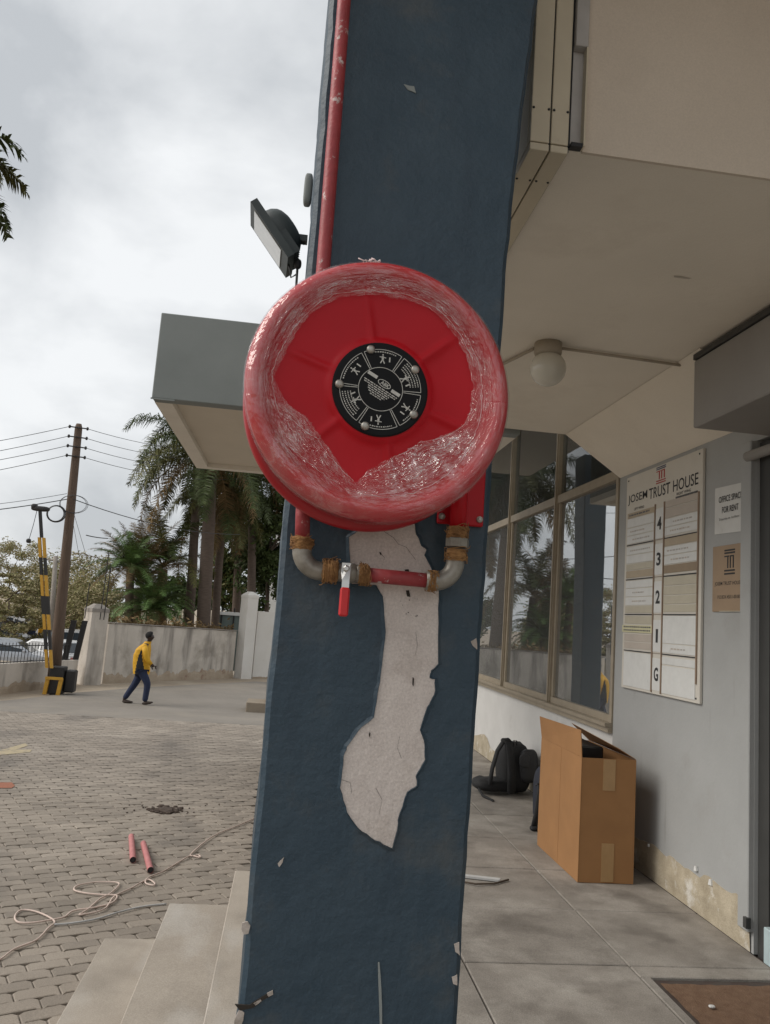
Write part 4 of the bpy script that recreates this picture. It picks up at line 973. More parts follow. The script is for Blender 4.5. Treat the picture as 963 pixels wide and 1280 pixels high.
# ================================================================== PERSON
def skin_mesh(name, nodes, edges, sub=2):
    me = bpy.data.meshes.new(name); me.from_pydata([n[0] for n in nodes], edges, []); me.update()
    o = bpy.data.objects.new(name, me); COL.objects.link(o)
    md = o.modifiers.new('Skin', 'SKIN'); md.use_smooth_shade = True
    for i, n in enumerate(nodes):
        sv = me.skin_vertices[0].data[i]; r = n[1]; sv.radius = r if hasattr(r, '__len__') else (r, r); sv.use_root = (i == 0)
    ss = o.modifiers.new('Sub', 'SUBSURF'); ss.levels = sub; ss.render_levels = sub
    dg = bpy.context.evaluated_depsgraph_get(); ev = o.evaluated_get(dg); out = bpy.data.meshes.new_from_object(ev)
    bpy.data.objects.remove(o); out.name = name
    return out
PB = at(172, 879, 'Z', gz(20.2)); PB = Vector((-3.50, 20.25, gz(20.25)))
person = thing('person', 'person in yellow and black jacket and dark jeans walking right across the drive', 'person', PB)
# local axes: x = walking direction, y = away from camera, z up
body_n = [((0, 0, .90), (.12, .11)), ((-.02, 0, 1.08), (.12, .105)), ((-.02, 0, 1.28), (.13, .11)), ((.04, 0, 1.43), (.10, .085)), ((.085, 0, 1.52), .052), ((.105, 0, 1.575), .058), ((.125, 0, 1.655), (.122, .10)), ((.125, 0, 1.735), (.085, .072)),
          ((.02, -.09, .86), (.085, .085)), ((.17, -.09, .52), .062), ((.17, -.09, .12), .043), ((.185, -.09, .055), .042), ((.33, -.10, .06), .032),
          ((-.02, .09, .86), (.085, .085)), ((-.14, .09, .47), .062), ((-.36, .08, .13), .043), ((-.37, .08, .06), .042), ((-.20, .08, .03), .032),
          ((.045, -.17, 1.41), .058), ((.10, -.21, 1.17), .046), ((.255, -.20, .99), .034), ((.315, -.19, .945), (.036, .022)),
          ((.045, .17, 1.41), .058), ((.02, .22, 1.17), .046), ((.12, .21, .96), .034), ((.165, .2, .90), (.036, .022))]
body_e = [(0, 1), (1, 2), (2, 3), (3, 4), (4, 5), (5, 6), (6, 7), (0, 8), (8, 9), (9, 10), (10, 11), (11, 12), (0, 13), (13, 14), (14, 15), (15, 16), (16, 17), (3, 18), (18, 19), (19, 20), (20, 21), (3, 22), (22, 23), (23, 24), (24, 25)]
fings = []
for hx, hy, hz, s in ((.325, -.19, .935, -1), (.175, .2, .89, 1)):
    pass
bm_ = skin_mesh('body', body_n, body_e)
o = obj('body', bm_, ['skin'], person)
def finger_set(hp, side):
    m = MB()
    for k in range(4):
        b = Vector(hp)+Vector((.012+.004*k, 0, -.014*k+.012)); l = (.042, .046, .044, .036)[k]
        m.tube([b, b+Vector((l*.5, side*.004, -l*.28)), b+Vector((l*.62, side*.01, -l*.72))], [.012, .011, .009], 6)
    b = Vector(hp)+Vector((-.005, -side*.012, .012)); m.tube([b, b+Vector((.03, -side*.016, .008)), b+Vector((.055, -side*.012, -.008))], [.011, .0095, .008], 6)
    for v in m.v: v += PB
    return m
for hp, sd_ in (((.325, -.19, .94), -1), ((.175, .2, .895), 1)): obj('fingers', finger_set(hp, sd_), 'skin', person, True)
m = MB(); m.sell((.108, 0, 1.690), (.122, .104, .104), 1, 16, 10)
m.v = [v for v in m.v]
for v in m.v:
    if v.x > .16: v.x = .16
    if v.z < 1.65: v.x = min(v.x, .06)
    v += PB
obj('hair', m, 'hair', person, True)
m = MB(); m.sell((.198, 0, 1.652), (.018, .016, .02), 1, 8, 6); m.sell((.180, 0, 1.615), (.022, .025, .012), 1, 8, 6); m.sell((.11, -.083, 1.66), (.016, .01, .03), 1, 8, 6); m.sell((.11, .083, 1.66), (.016, .01, .03), 1, 8, 6)
for v in m.v: v += PB
obj('face_features', m, 'skin', person, True)
jn = [((-.01, 0, .60), (.205, .165)), ((-.02, 0, .95), (.225, .17)), ((-.03, 0, 1.22), (.215, .165)), ((.01, 0, 1.42), (.145, .115)), ((.075, 0, 1.51), (.098, .088)),
      ((.05, -.17, 1.40), .082), ((.11, -.22, 1.16), .068), ((.235, -.205, 1.005), .050), ((.05, .17, 1.40), .082), ((.03, .225, 1.16), .068), ((.11, .215, .985), .050)]
je = [(0, 1), (1, 2), (2, 3), (3, 4), (3, 5), (5, 6), (6, 7), (3, 8), (8, 9), (9, 10)]
jr = [(.735, -.005, .195, .165), (.80, -.01, .205, .17), (1.0, -.03, .21, .168), (1.2, -.04, .205, .168), (1.33, -.02, .185, .175), (1.41, .01, .145, .15), (1.47, .045, .10, .10), (1.54, .075, .078, .075)]
jk = MB(); NS, NR = 72, 80; vs = []
for j in range(NR+1):
    t = j/NR*(len(jr)-1); q = min(int(t), len(jr)-2); f_ = t-q; z, cx, rx, ry = (jr[q][k]+(jr[q+1][k]-jr[q][k])*f_ for k in range(4))
    for i in range(NS):
        a = 2*PI*i/NS; fold = 1+.035*fbm(math.cos(a)*2.2, math.sin(a)*2.2, z*7)
        vs.append(PB+Vector((cx+rx*math.cos(a)*fold, ry*math.sin(a)*fold, z)))
for j in range(NR):
    for i in range(NS):
        a = 2*PI*(i+.5)/NS; z = vs[j*NS+i].z-PB.z; half = max(0, (1.39-z))*.95
        jk.f.append([j*NS+i, j*NS+(i+1) % NS, (j+1)*NS+(i+1) % NS, (j+1)*NS+i]); jk.m.append(1 if abs(math.cos(a)+.05) < min(half, .60) else 0)
jk.v = vs; obj('jacket', jk, ['jacket', 'jacket_black'], person, True)
for pts in ([(.03, -.15, 1.40), (.075, -.20, 1.28), (.11, -.215, 1.16), (.175, -.21, 1.07), (.245, -.20, .995)], [(.03, .15, 1.40), (.035, .2, 1.28), (.04, .22, 1.16), (.08, .215, 1.07), (.12, .21, .975)]):
    m = MB(); m.tube([PB+Vector(p) for p in pts], [.075, .072, .064, .056, .046], 14); m.sell(PB+Vector(pts[0]), (.078, .07, .08), 1, 12, 8); obj('sleeve', m, 'jacket', person, True)
tn = [((0, 0, .86), (.15, .125)), ((.03, -.085, .78), (.115, .105)), ((.19, -.09, .52), .09), ((.18, -.09, .30), .077), ((.165, -.09, .07), .074), ((-.03, .085, .78), (.115, .105)), ((-.145, .09, .48), .09), ((-.25, .085, .30), .077), ((-.365, .08, .09), .070)]
te = [(0, 1), (1, 2), (2, 3), (3, 4), (0, 5), (5, 6), (6, 7), (7, 8)]
tm = skin_mesh('trousers', tn, te); tm.materials.clear(); obj('trousers', tm, 'jeans', person)
for nm, org, ang in (('shoe', (.235, -.09, .055), .16), ('shoe', (-.275, .08, .036), -.05)):
    m = MB(); m.sell((0, 0, 0), (.135, .05, .04), .8, 16, 8, lambda p: (p.x, p.y, p.z*(1 if p.x < .02 else .75)))
    R_ = Matrix.Rotation(-ang, 4, 'Y'); m.v = [PB+Vector(org)+(R_ @ v) for v in m.v]; obj(nm, m, 'shoe', person, True)

# ================================================================== BOUNDARY WALLS, GATE PIER
GZ = -.984
def wall_run(name, label, a, b, t, z0, z1, mat, base=None, cop=None, zt2=None):
    a, b = Vector((a[0], a[1], 0)), Vector((b[0], b[1], 0)); d = (b-a); n = Vector((-d.y, d.x, 0)).normalized()*t
    w_ = thing(name, label, 'wall', (a.x, a.y, z0)); zt2 = z1 if zt2 is None else zt2
    m = MB(); K = 24; top = []; vs = []
    for i in range(K+1):
        p = a+d*i/K; z = z1+(zt2-z1)*i/K+.012*fbm(i*.9, a.x, 0)
        vs += [p+Vector((0, 0, z0-.1)), p+Vector((0, 0, z)), p+n+Vector((0, 0, z)), p+n+Vector((0, 0, z0-.1))]
    fs = [[4*i+k, 4*i+(k+1) % 4, 4*i+4+(k+1) % 4, 4*i+4+k] for i in range(K) for k in range(4)]+[(0, 1, 2, 3), (4*K, 4*K+1, 4*K+2, 4*K+3)]
    m.add(vs, fs); obj('face', m, mat, w_)
    if base:
        m = MB(); vs = []; q = -n.normalized(); K = 150
        for i in range(K+1):
            p = a+d*i/K; h = base*(.9+.55*fbm(i*.11, a.y, 2)+.22*fbm(i*.4, a.y, 5))
            vs += [p+q*.02+Vector((0, 0, z0-.05)), p+q*.018+Vector((0, 0, z0+h*.7)), p+q*.004+Vector((0, 0, z0+h))]
        m.add(vs, [[3*i+k, 3*i+k+1, 3*i+k+4, 3*i+k+3] for i in range(K) for k in range(2)]); obj('stained_base', m, 'bwall_base', w_)
    if cop:
        m = MB(); q = n.normalized()*.03; zt = lambda i: (z1 if i == 0 else zt2)+.015
        m.hexa([a-q+Vector((0, 0, zt(0))), b-q+Vector((0, 0, zt(1))), b+n+q+Vector((0, 0, zt(1))), a+n+q+Vector((0, 0, zt(0)))], [a-q+Vector((0, 0, zt(0)+cop)), b-q+Vector((0, 0, zt(1)+cop)), b+n+q+Vector((0, 0, zt(1)+cop)), a+n+q+Vector((0, 0, zt(0)+cop))]); obj('coping', m, 'coping', w_)
    return w_
A0 = Vector((-8.6, 14.5)); A1_ = Vector((-6.90, 20.6)); A2_ = Vector((-6.00, 24.1)); A3 = Vector((-5.45, 24.75)); A4 = Vector((-1.76, 29.5)); A5 = Vector((2.5, 31.6))
lw = wall_run('low_boundary_wall', 'low stained wall with steel railing at far left, behind the barrier', (-8.6, 14.5), (-6.0, 24.05), .18, GZ, -.16, 'bwall', .22, None, -.30)
wall_run('boundary_wall', 'long weathered cream plaster wall behind the walking person', (-5.42, 24.85), (-1.86, 29.55), .2, GZ, .80, 'bwall', .30, .03, .70)
wall_run('white_boundary_wall', 'clean white wall section right of the white pier, beside the blue column', (-1.15, 30.0), (3.2, 31.9), .2, GZ, 1.50, 'bwhite', .06)
def pier(name, label, c, w_, h, mat, cap):
    t = thing(name, label, 'pier', (c[0], c[1], GZ)); m = MB(); ang = math.radians(38); R_ = Matrix.Rotation(ang, 3, 'Z')
    def bx(s, z0, z1, mt_, nm, s2=None):
        s2 = s2 if s2 is not None else s
        lo = [Vector((c[0], c[1], z0))+R_ @ Vector((a*s, b*s, 0)) for a, b in ((-1, -1), (1, -1), (1, 1), (-1, 1))]; hi = [Vector((c[0], c[1], z1))+R_ @ Vector((a*s2, b*s2, 0)) for a, b in ((-1, -1), (1, -1), (1, 1), (-1, 1))]
        return obj(nm, MB().hexa(lo, hi), mt_, t)
    bx(w_/2, GZ-.1, GZ+h, mat, 'shaft')
    if cap: bx(w_/2*1.05, GZ+h+.001, GZ+h+.10, cap, 'cap'); bx(w_/2*1.0, GZ+h+.101, GZ+h+.24, cap, 'cap_top', w_/2*.35)
    return t
pl = pier('wall_pier', 'weathered cream wall pier between the railing and the long wall', (-5.72, 24.4), .52, 2.12, 'bwall', 'coping')
for dx, hh in ((-.28, 2.95), (.16, 3.9), (.27, 3.5)):
    obj('steel_rod', MB().tube([(-5.72+dx, 24.2, GZ+1.9), (-5.70+dx*1.02, 24.2, GZ+hh)], .016, 6), 'gateblack', pl)
pier('gate_pier', 'white gate pier with pointed cap left of the white wall', (-1.50, 29.75), .46, 2.95, 'bwhite', 'bwhite')
# railing
fd = Vector((-6.0+8.6, 24.05-14.5, 0)); n0 = Vector((-8.6, 14.5, 0)); fn = Vector((-fd.y, fd.x, 0)).normalized()*.09
rail = thing('steel_railing', 'thin black steel railing on top of the low boundary wall', 'railing', (-7.2, 20, -.2))
for z in (.03, .44): obj('rail', MB().tube([n0+fn+fd*t+Vector((0, 0, -.16-.14*t+z)) for t in (.3, .6, .97)], .014, 6), 'gateblack', rail)
for i in range(44):
    t = .34+.62*i/43; p = n0+fn+fd*t; obj('bar', MB().tube([p+Vector((0, 0, -.16-.14*t)), p+Vector((0, 0, .36-.14*t))], .009, 5), 'gateblack', rail)
gt = thing('side_gate', 'two leaning black steel posts of a gate beside the cream pier', 'gate', (-6.1, 23.7, GZ))
for k, (x, y) in enumerate(((-6.28, 23.6), (-6.05, 23.9))):
    m = MB(); m.prism([(x-.07, y, -.28), (x+.07, y+.05, -.28), (x+.20, y+.05, .86), (x+.06, y, .86)], (.0, .06, 0)); obj('post', m, 'gateblack', gt)

# ------------------------------------------------------------------ barrier
ba = thing('barrier_gate', 'raised yellow and black boom barrier with dark cabinet beside the low wall', 'barrier', (-5.85, 21.3, GZ))
bx0 = at(55, 866, 'Y', 21.2); 
B('cabinet', -5.98, -5.62, 21.25, 21.6, GZ, GZ+.70, 'gateblack', ba, .02); B('cabinet_side', -5.61, -5.36, 21.35, 21.65, GZ+.05, GZ+.62, 'gateblack', ba, .03)
for x in (-6.05, -5.72): 
    m = MB(); m.prism([(x, 21.12, GZ), (x+.09, 21.12, GZ), (x+.13, 21.12, GZ+.42), (x+.04, 21.12, GZ+.42)], (0, .08, 0)); obj('yellow_leg', m, 'yellow', ba)
B('yellow_bar', -6.02, -5.59, 21.10, 21.119, GZ+.38, GZ+.45, 'yellow', ba)
segs = [(835, 812, 'yellow'), (812, 787, 'gateblack'), (787, 768, 'yellow'), (768, 745, 'gateblack'), (745, 719, 'yellow'), (719, 697, 'gateblack'), (697, 672, 'yellow'), (672, 637, 'gateblack')]
def bx_(py): return 62.5-(845-py)*.059
for a, b, mt_ in segs:
    pa, pb = at(bx_(a), a, 'Y', 21.15), at(bx_(b), b, 'Y', 21.15); one = b < 672 or (a == 768)
    for s in ((0,) if one else (-.055, .055)):
        wd = .10 if a == 768 else .035; off = s*(1 if a > 690 else .6)
        m = MB(); m.hexa([pa+Vector((s-wd, -.04, 0)), pa+Vector((s+wd, -.04, 0)), pa+Vector((s+wd, .04, 0)), pa+Vector((s-wd, .04, 0))], [pb+Vector((off-wd, -.04, 0)), pb+Vector((off+wd, -.04, 0)), pb+Vector((off+wd, .04, 0)), pb+Vector((off-wd, .04, 0))])
        obj('boom_segment', m, mt_, ba)
pt_ = at(51, 636, 'Y', 21.15); m = MB(); m.sell(pt_, (.24, .07, .07), .7); m.sell(pt_+Vector((-.16, 0, .05)), (.08, .07, .07), .7); obj('boom_head', m, 'gateblack', ba, True)
p2 = at(36, 676, 'Y', 21.15); obj('hanging_cord', MB().tube([pt_+Vector((-.08, 0, 0)), (pt_+p2)/2+Vector((-.03, 0, 0)), p2], .008, 5), 'wire', ba)
m = MB(); m.sell(p2, (.06, .05, .06), .8); obj('hanging_weight', m, 'gateblack', ba, True)

# ------------------------------------------------------------------ utility pole and wires
po = thing('utility_pole', 'leaning brown wooden utility pole with insulators and cable coils', 'pole', (-6.1, 22.0, GZ))
PY = 22.0; ptop, pbot = at(99, 530, 'Y', PY), at(66, 862, 'Y', PY)
obj('shaft', MB().tube([pbot+(ptop-pbot)*t for t in (0, .25, .5, .75, .985, 1)], [.165, .148, .130, .115, .10, .07], 14), 'wood_pole', po, True)
ins = []
for k in range(4):
    py = 535+k*12; c = at(98.5-k*1.2, py, 'Y', PY-.13); a_, b_ = c+Vector((-.24, 0, .02)), c+Vector((.24, 0, -.0))
    obj('insulator_arm', MB().tube([a_, b_], .018, 6), 'gateblack', po)
    for q in (a_, b_): m = MB(); m.sell(q, (.035, .035, .05), .8, 8, 6); obj('insulator', m, 'gateblack', po, True)
    ins.append((a_, b_))
cpx = [(70, 642, .21), (92, 630, .34)]
for cx, cy, r in cpx:
    m = MB(); c = at(cx, cy, 'Y', PY-.2)
    for q in range(3): m.tube([c+Vector(((r+.02*q)*math.cos(t*PI/12)*(1 if r < .3 else 1.0), .02*q, (r*1.0+.01*q)*math.sin(t*PI/12)*(1 if r < .3 else .7))) for t in range(25)], .012 if r < .3 else .005, 5, False)
    obj('cable_coil', m, 'wire', po)
def wire(a, b, sag, r, label, nm='power_line'):
    m = MB(); a, b = Vector(a), Vector(b); m.tube([a+(b-a)*t/14+Vector((0, 0, -sag*4*(t/14)*(1-t/14))) for t in range(15)], r, 4)
    tag(obj(nm, m, 'wire'), label, 'wire', 'wires on the utility pole')
nth = ('top', 'second', 'third', 'lowest')
for k, (py0, py1) in enumerate(((553, 541), (566, 552), (577, 565), (590, 577))):
    wire(ins[k][0], at(-40, py0+5, 'Y', 20.5), .02, .009, nth[k]+' of four power lines running left from the pole top')
    wire(ins[k][1], at(300, 548+k*12+14, 'Y', 30), .25, .009, nth[k]+' of four power lines running right from the pole top')
wire(at(84, 617, 'Y', PY-.1), at(-40, 634, 'Y', 21), .03, .008, 'thin telephone line running left from the pole above the barrier head')
wire(at(84, 624, 'Y', PY-.1), at(-40, 641, 'Y', 21), .03, .015, 'thick cable running left from the pole at the barrier head')
wire(at(92, 624, 'Y', PY-.1), at(300, 668, 'Y', 30), .25, .014, 'thick cable sagging right from the pole towards the palms')
wire(at(92, 640, 'Y', PY-.1), at(113, 712, 'Y', 24), .0, .006, 'right one of two thin stay wires slanting down right of the pole')
wire(at(90, 645, 'Y', PY-.1), at(102, 710, 'Y', 24), .0, .006, 'left one of two thin stay wires slanting down right of the pole')
wire(at(108, 669, 'Y', 26), at(135, 673, 'Y', 27), .02, .02, 'short dark cable piece hanging before the upright dry fronds')
# far second pole
fp = at(70, 695, 'Y', 45); fb = at(63, 800, 'Y', 45); t2 = thing('distant_pole', 'thin distant grey pole just left of the utility pole', 'pole', fb)
obj('shaft', MB().tube([fb, fp], [.16, .12], 8), 'coping', t2, True); obj('crossarm', MB().tube([fp+Vector((-.7, 0, -.2)), fp+Vector((.5, 0, -.3))], .05, 6), 'coping', t2)

# ================================================================== VEGETATION
def frond(m, base, az, el, length, droop, nl, ll, wl, plum=.5, stem=.02, hang=.25):
    d = Vector((math.cos(az)*math.cos(el), math.sin(az)*math.cos(el), math.sin(el))); p = Vector(base); N = 16; pts = [p.copy()]; tg = [d.copy()]
    for i in range(N):
        d = (d+Vector((0, 0, -droop/N*(.4+1.6*i/N)))).normalized(); p = p+d*length/N; pts.append(p.copy()); tg.append(d.copy())
    m.tube(pts, [stem*(1-.9*i/N) for i in range(N+1)], 4)
    vs = []; fs = []
    for i in range(nl):
        t = .12+.88*i/nl; q = min(int(t*N), N-1); f_ = t*N-q; c = pts[q].lerp(pts[q+1], f_); T_ = tg[q]
        sd_ = T_.cross(Vector((0, 0, 1))); sd_ = sd_.normalized() if sd_.length > .01 else Vector((1, 0, 0)); up = sd_.cross(T_).normalized()
        L_ = ll*(math.sin(PI*min(1, .12+t*.85))**.6)*rnd.uniform(.8, 1.1)
        for s in (-1, 1):
            a = rnd.uniform(-plum, plum); dr = (sd_*s*math.cos(a)+up*math.sin(a)+T_*.55).normalized()
            e1 = c+dr*L_*.5; dr2 = (dr+Vector((0, 0, -hang*2))).normalized(); e2 = e1+dr2*L_*.5
            wv = T_*wl; k = len(vs)
            vs += [c-wv*.5, c+wv*.5, e1+wv*.5, e1-wv*.5, e2]; fs += [(k, k+1, k+2, k+3), (k+3, k+2, k+4)]
    m.add(vs, fs)
def palm(name, label, base, top, r0, r1, nf, length, mat, dry=0, el=(-.2, 1.2), droop=1.6, nl=46, ll=.55, wl=.03, group='palm trees behind the wall', az0=0, fibre=True, plum=.6, hang=.3):
    t = thing(name, label, 'palm', base, group); base, top = Vector(base), Vector(top)
    pts = [base.lerp(top, i/10)+Vector((.02*fbm(i*.5, 1, base.x), 0, 0)) for i in range(11)]
    obj('trunk', MB().tube(pts, [r0+(r1-r0)*i/10 for i in range(11)], 12), 'trunk', t, True)
    if fibre:
        m = MB(); m.lathe([(r1*.8, -.9), (r1*1.25, -.5), (r1*1.5, -.1), (r1*.9, .3), (r1*.2, .5)], top, (0, 0, 1), 12); obj('fibre_sheath', m, 'trunk_fibre', t, True)
    cr_ = None
    for i in range(nf):
        az = az0+i*2.399+rnd.uniform(-.25, .25); e = el[0]+(el[1]-el[0])*((i+.5)/nf); m = MB()
        frond(m, top+Vector((0, 0, .1)), az, e, length*rnd.uniform(.85, 1.1), droop*rnd.uniform(.8, 1.2), nl, ll, wl, plum, .025, hang)
        obj('frond', m, 'frond_dry' if i < dry else (mat if i % 3 else {'frond': 'frond_olive', 'frond_green': 'frond', 'frond_dry': 'frond_dry', 'frond_olive': 'frond'}[mat]), t)
    return t
ZL = -1.0
palm('palm_tree', 'tall palm with the slim left trunk and drooping feathery fronds beside the canopy', (*at(238, 790, 'Y', 31.0)[:2], ZL), at(249, 575, 'Y', 31.0), .21, .15, 21, 4.0, 'frond', 2, (-.3, 1.2), 2.4, 110, .75, .030, az0=.4, plum=.7, hang=.55)
palm('palm_tree', 'tall palm with the thickest brown trunk in the middle of the palm group', (*at(257, 790, 'Y', 29.5)[:2], ZL), at(265, 572, 'Y', 29.5), .27, .22, 20, 3.8, 'frond', 3, (-.45, 1.1), 2.3, 105, .7, .030, az0=1.3, plum=.7, hang=.5)
palm('palm_tree', 'shorter palm with a slim right trunk behind the thick trunk', (*at(270, 790, 'Y', 32.5)[:2], ZL), at(279, 628, 'Y', 32.5), .18, .15, 22, 3.0, 'frond_olive', 4, (-.6, 1.2), 2.4, 80, .65, .034, az0=2.1, plum=.7, hang=.5)
palm('palm_tree', 'green palm whose crown hangs just left of the column under the canopy', (*at(318, 790, 'Y', 34)[:2], ZL), at(316, 585, 'Y', 34), .2, .16, 24, 3.4, 'frond', 1, (-.5, 1.1), 2.3, 85, .7, .034, az0=.2, plum=.7, hang=.5)
palm('palm_tree', 'olive palm with a bushy low crown between the trunks and the white pier', (*at(296, 790, 'Y', 38)[:2], ZL), at(300, 655, 'Y', 38), .2, .18, 24, 2.8, 'frond_olive', 2, (-.7, 1.2), 2.4, 80, .65, .036, az0=3.0, plum=.7, hang=.5)
palm('fan_bush_palm', 'bushy green dwarf palm with arching fronds leaning over the cream wall', (*at(190, 790, 'Y', 29.0)[:2], ZL), at(190, 766, 'Y', 29.0), .22, .2, 60, 1.85, 'frond_green', 7, (-.15, 1.4), 1.5, 90, .34, .013, 'dwarf palms behind the wall', .3, False, .35, .12)
palm('fan_bush_palm', 'second dwarf palm with a higher green rosette left of the trunks', (*at(165, 790, 'Y', 29)[:2], ZL), at(163, 712, 'Y', 29), .16, .14, 38, 1.6, 'frond_green', 5, (-.2, 1.4), 1.3, 80, .32, .013, 'dwarf palms behind the wall', 1.3, False, .35, .12)
palm('feather_palm', 'dry brownish palm with stiff upright fronds above the dwarf palms', (*at(172, 790, 'Y', 30.5)[:2], ZL), at(172, 735, 'Y', 30.5), .2, .18, 17, 3.0, 'frond_dry', 8, (.6, 1.45), .9, 75, .42, .022, 'palm trees behind the wall', .9, False, .3, .1)
palm('feather_palm', 'olive palm with long arching fronds left of the slim palm trunk', (*at(206, 790, 'Y', 31)[:2], ZL), at(204, 712, 'Y', 31), .2, .18, 15, 3.0, 'frond_olive', 3, (.2, 1.4), 1.9, 85, .55, .028, 'palm trees behind the wall', 2.2, False, .5, .3)
palm('palm_tree', 'near palm at the left edge, only dark frond tips in view against the sky', (-9.0, 12.6, -.7), (-6.55, 12.2, 8.05), .2, .14, 30, 2.0, 'frond', 4, (-.6, 1.0), 1.5, 60, .45, .045, 'palm trees behind the wall', .35)

def leafy(name, label, c, rad, n, leaf, mats, trunk, group, clumps=26, flat=1.0, droop=0.0, seed=1, fill=.62):
    R_ = random.Random(seed); t = thing(name, label, 'tree', trunk[0], group)
    c = Vector(c); cl = []
    for i in range(clumps):
        while True:
            v = Vector((R_.uniform(-1, 1), R_.uniform(-1, 1), R_.uniform(-1, 1)))
            if .25 < v.length < 1: break
        cl.append((Vector((v.x*rad[0], v.y*rad[1], v.z*rad[2])), R_.uniform(.22, .42)*min(rad)*1.2))
    tr = [Vector(p) for p in trunk]; obj('trunk', MB().tube(tr, [trunk_r*(1-.5*i/(len(tr)-1)) for i in range(len(tr))] if (trunk_r := max(.06, .045*rad[2])) else 0, 8), 'bark', t, True)
    m = MB()
    for q, r in cl[:12]:
        m.tube([tr[-1], (tr[-1]+c+q)/2+Vector((0, 0, -.1)), c+q], [trunk_r*.45, trunk_r*.28, trunk_r*.08], 5)
    obj('limbs', m, 'bark', t)
    for k, mt_ in enumerate(mats):
        vs = []; fs = []
        for i in range(n//len(mats)):
            q, r = R_.choice(cl); d = Vector((R_.gauss(0, 1), R_.gauss(0, 1), R_.gauss(0, 1)*flat)).normalized()*(r*R_.random()**.45)
            p = c+q+Vector((d.x, d.y, d.z*flat)); p.z -= droop*R_.random()**2
            u = Vector((R_.gauss(0, 1), R_.gauss(0, 1), R_.gauss(0, .6)-droop)).normalized(); v = u.orthogonal().normalized(); v = (v*math.cos(i)+u.cross(v)*math.sin(i)); s = leaf*R_.uniform(.6, 1.3); b = len(vs)
            vs += [p-u*s, p+v*s*.42, p+u*s, p-v*s*.42]; fs.append((b, b+1, b+2, b+3))
        mb = MB(); mb.add(vs, fs); obj('crown', mb, mt_, t)
    return t
def lp(px, py, Y): return at(px, py, 'Y', Y)
leafy('evergreen_tree', 'dark dense weeping tree right beside the column above the white wall', lp(337, 675, 35), (1.15, 1.3, 2.9), 9000, .13, ['leaf_dark', 'frond'], [(*lp(337, 760, 35)[:2], ZL), lp(337, 690, 35)], 'dark trees behind the white pier', 44, 1, .5, 3)
leafy('evergreen_tree', 'dark weeping tree left of the white pier behind the shed', lp(292, 690, 41), (.95, 1.2, 3.2), 8000, .14, ['leaf_dark', 'frond_olive'], [(*lp(292, 770, 41)[:2], ZL), lp(292, 700, 41)], 'dark trees behind the white pier', 40, 1, .6, 4)
leafy('broad_tree', 'dark bushy tree low behind the palm trunks', lp(226, 745, 44), (1.9, 2, 1.1), 4500, .13, ['leaf_dark'], [(*lp(232, 790, 44)[:2], -1.9), lp(232, 730, 44)], 'dark trees behind the white pier', 34, 1, 0, 5)
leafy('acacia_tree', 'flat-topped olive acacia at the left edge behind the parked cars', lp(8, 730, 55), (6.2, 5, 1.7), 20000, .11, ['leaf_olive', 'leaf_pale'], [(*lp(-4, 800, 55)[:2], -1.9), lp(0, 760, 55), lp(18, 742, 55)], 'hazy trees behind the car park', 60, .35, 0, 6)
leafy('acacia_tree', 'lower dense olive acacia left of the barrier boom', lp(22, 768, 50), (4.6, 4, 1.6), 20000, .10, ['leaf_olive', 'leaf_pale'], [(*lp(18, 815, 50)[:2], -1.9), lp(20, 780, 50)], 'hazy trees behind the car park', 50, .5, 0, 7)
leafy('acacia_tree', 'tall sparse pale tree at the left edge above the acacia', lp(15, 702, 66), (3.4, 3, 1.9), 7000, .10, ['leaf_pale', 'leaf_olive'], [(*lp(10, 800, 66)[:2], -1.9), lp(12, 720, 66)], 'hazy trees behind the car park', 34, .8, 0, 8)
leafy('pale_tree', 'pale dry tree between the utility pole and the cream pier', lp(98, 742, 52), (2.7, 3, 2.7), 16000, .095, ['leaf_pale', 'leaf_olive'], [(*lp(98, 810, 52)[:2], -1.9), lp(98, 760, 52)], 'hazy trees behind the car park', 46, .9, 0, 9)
leafy('pale_tree', 'dry olive bush left of the dwarf palms behind the pier', lp(122, 752, 46), (1.5, 2, 1.8), 9000, .09, ['leaf_olive', 'leaf_pale'], [(*lp(122, 800, 46)[:2], -1.9), lp(122, 765, 46)], 'hazy trees behind the car park', 30, .9, 0, 10)
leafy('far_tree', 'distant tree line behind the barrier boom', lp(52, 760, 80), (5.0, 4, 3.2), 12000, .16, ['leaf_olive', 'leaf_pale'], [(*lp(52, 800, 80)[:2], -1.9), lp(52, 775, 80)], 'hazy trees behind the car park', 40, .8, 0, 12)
# low planting on the wall
m = MB(); R2 = random.Random(5)
for i in range(900):
    t = R2.random(); p = Vector((-5.3+3.3*t, 25.15+4.4*t, .70+abs(R2.gauss(0, .14))-.1*t)); u = Vector((R2.gauss(0, 1), R2.gauss(0, 1), R2.gauss(0, 1)+.4)).normalized(); v = u.orthogonal(); s = R2.uniform(.05, .12)
    m.add([p-u*s, p+v*s*.3, p+u*s, p-v*s*.3], [(0, 1, 2, 3)])
struct(obj('wall_top_plants', m, 'frond_dry'), 'stuff', 'dry leafy ground cover along the top of the cream wall', 'plants')

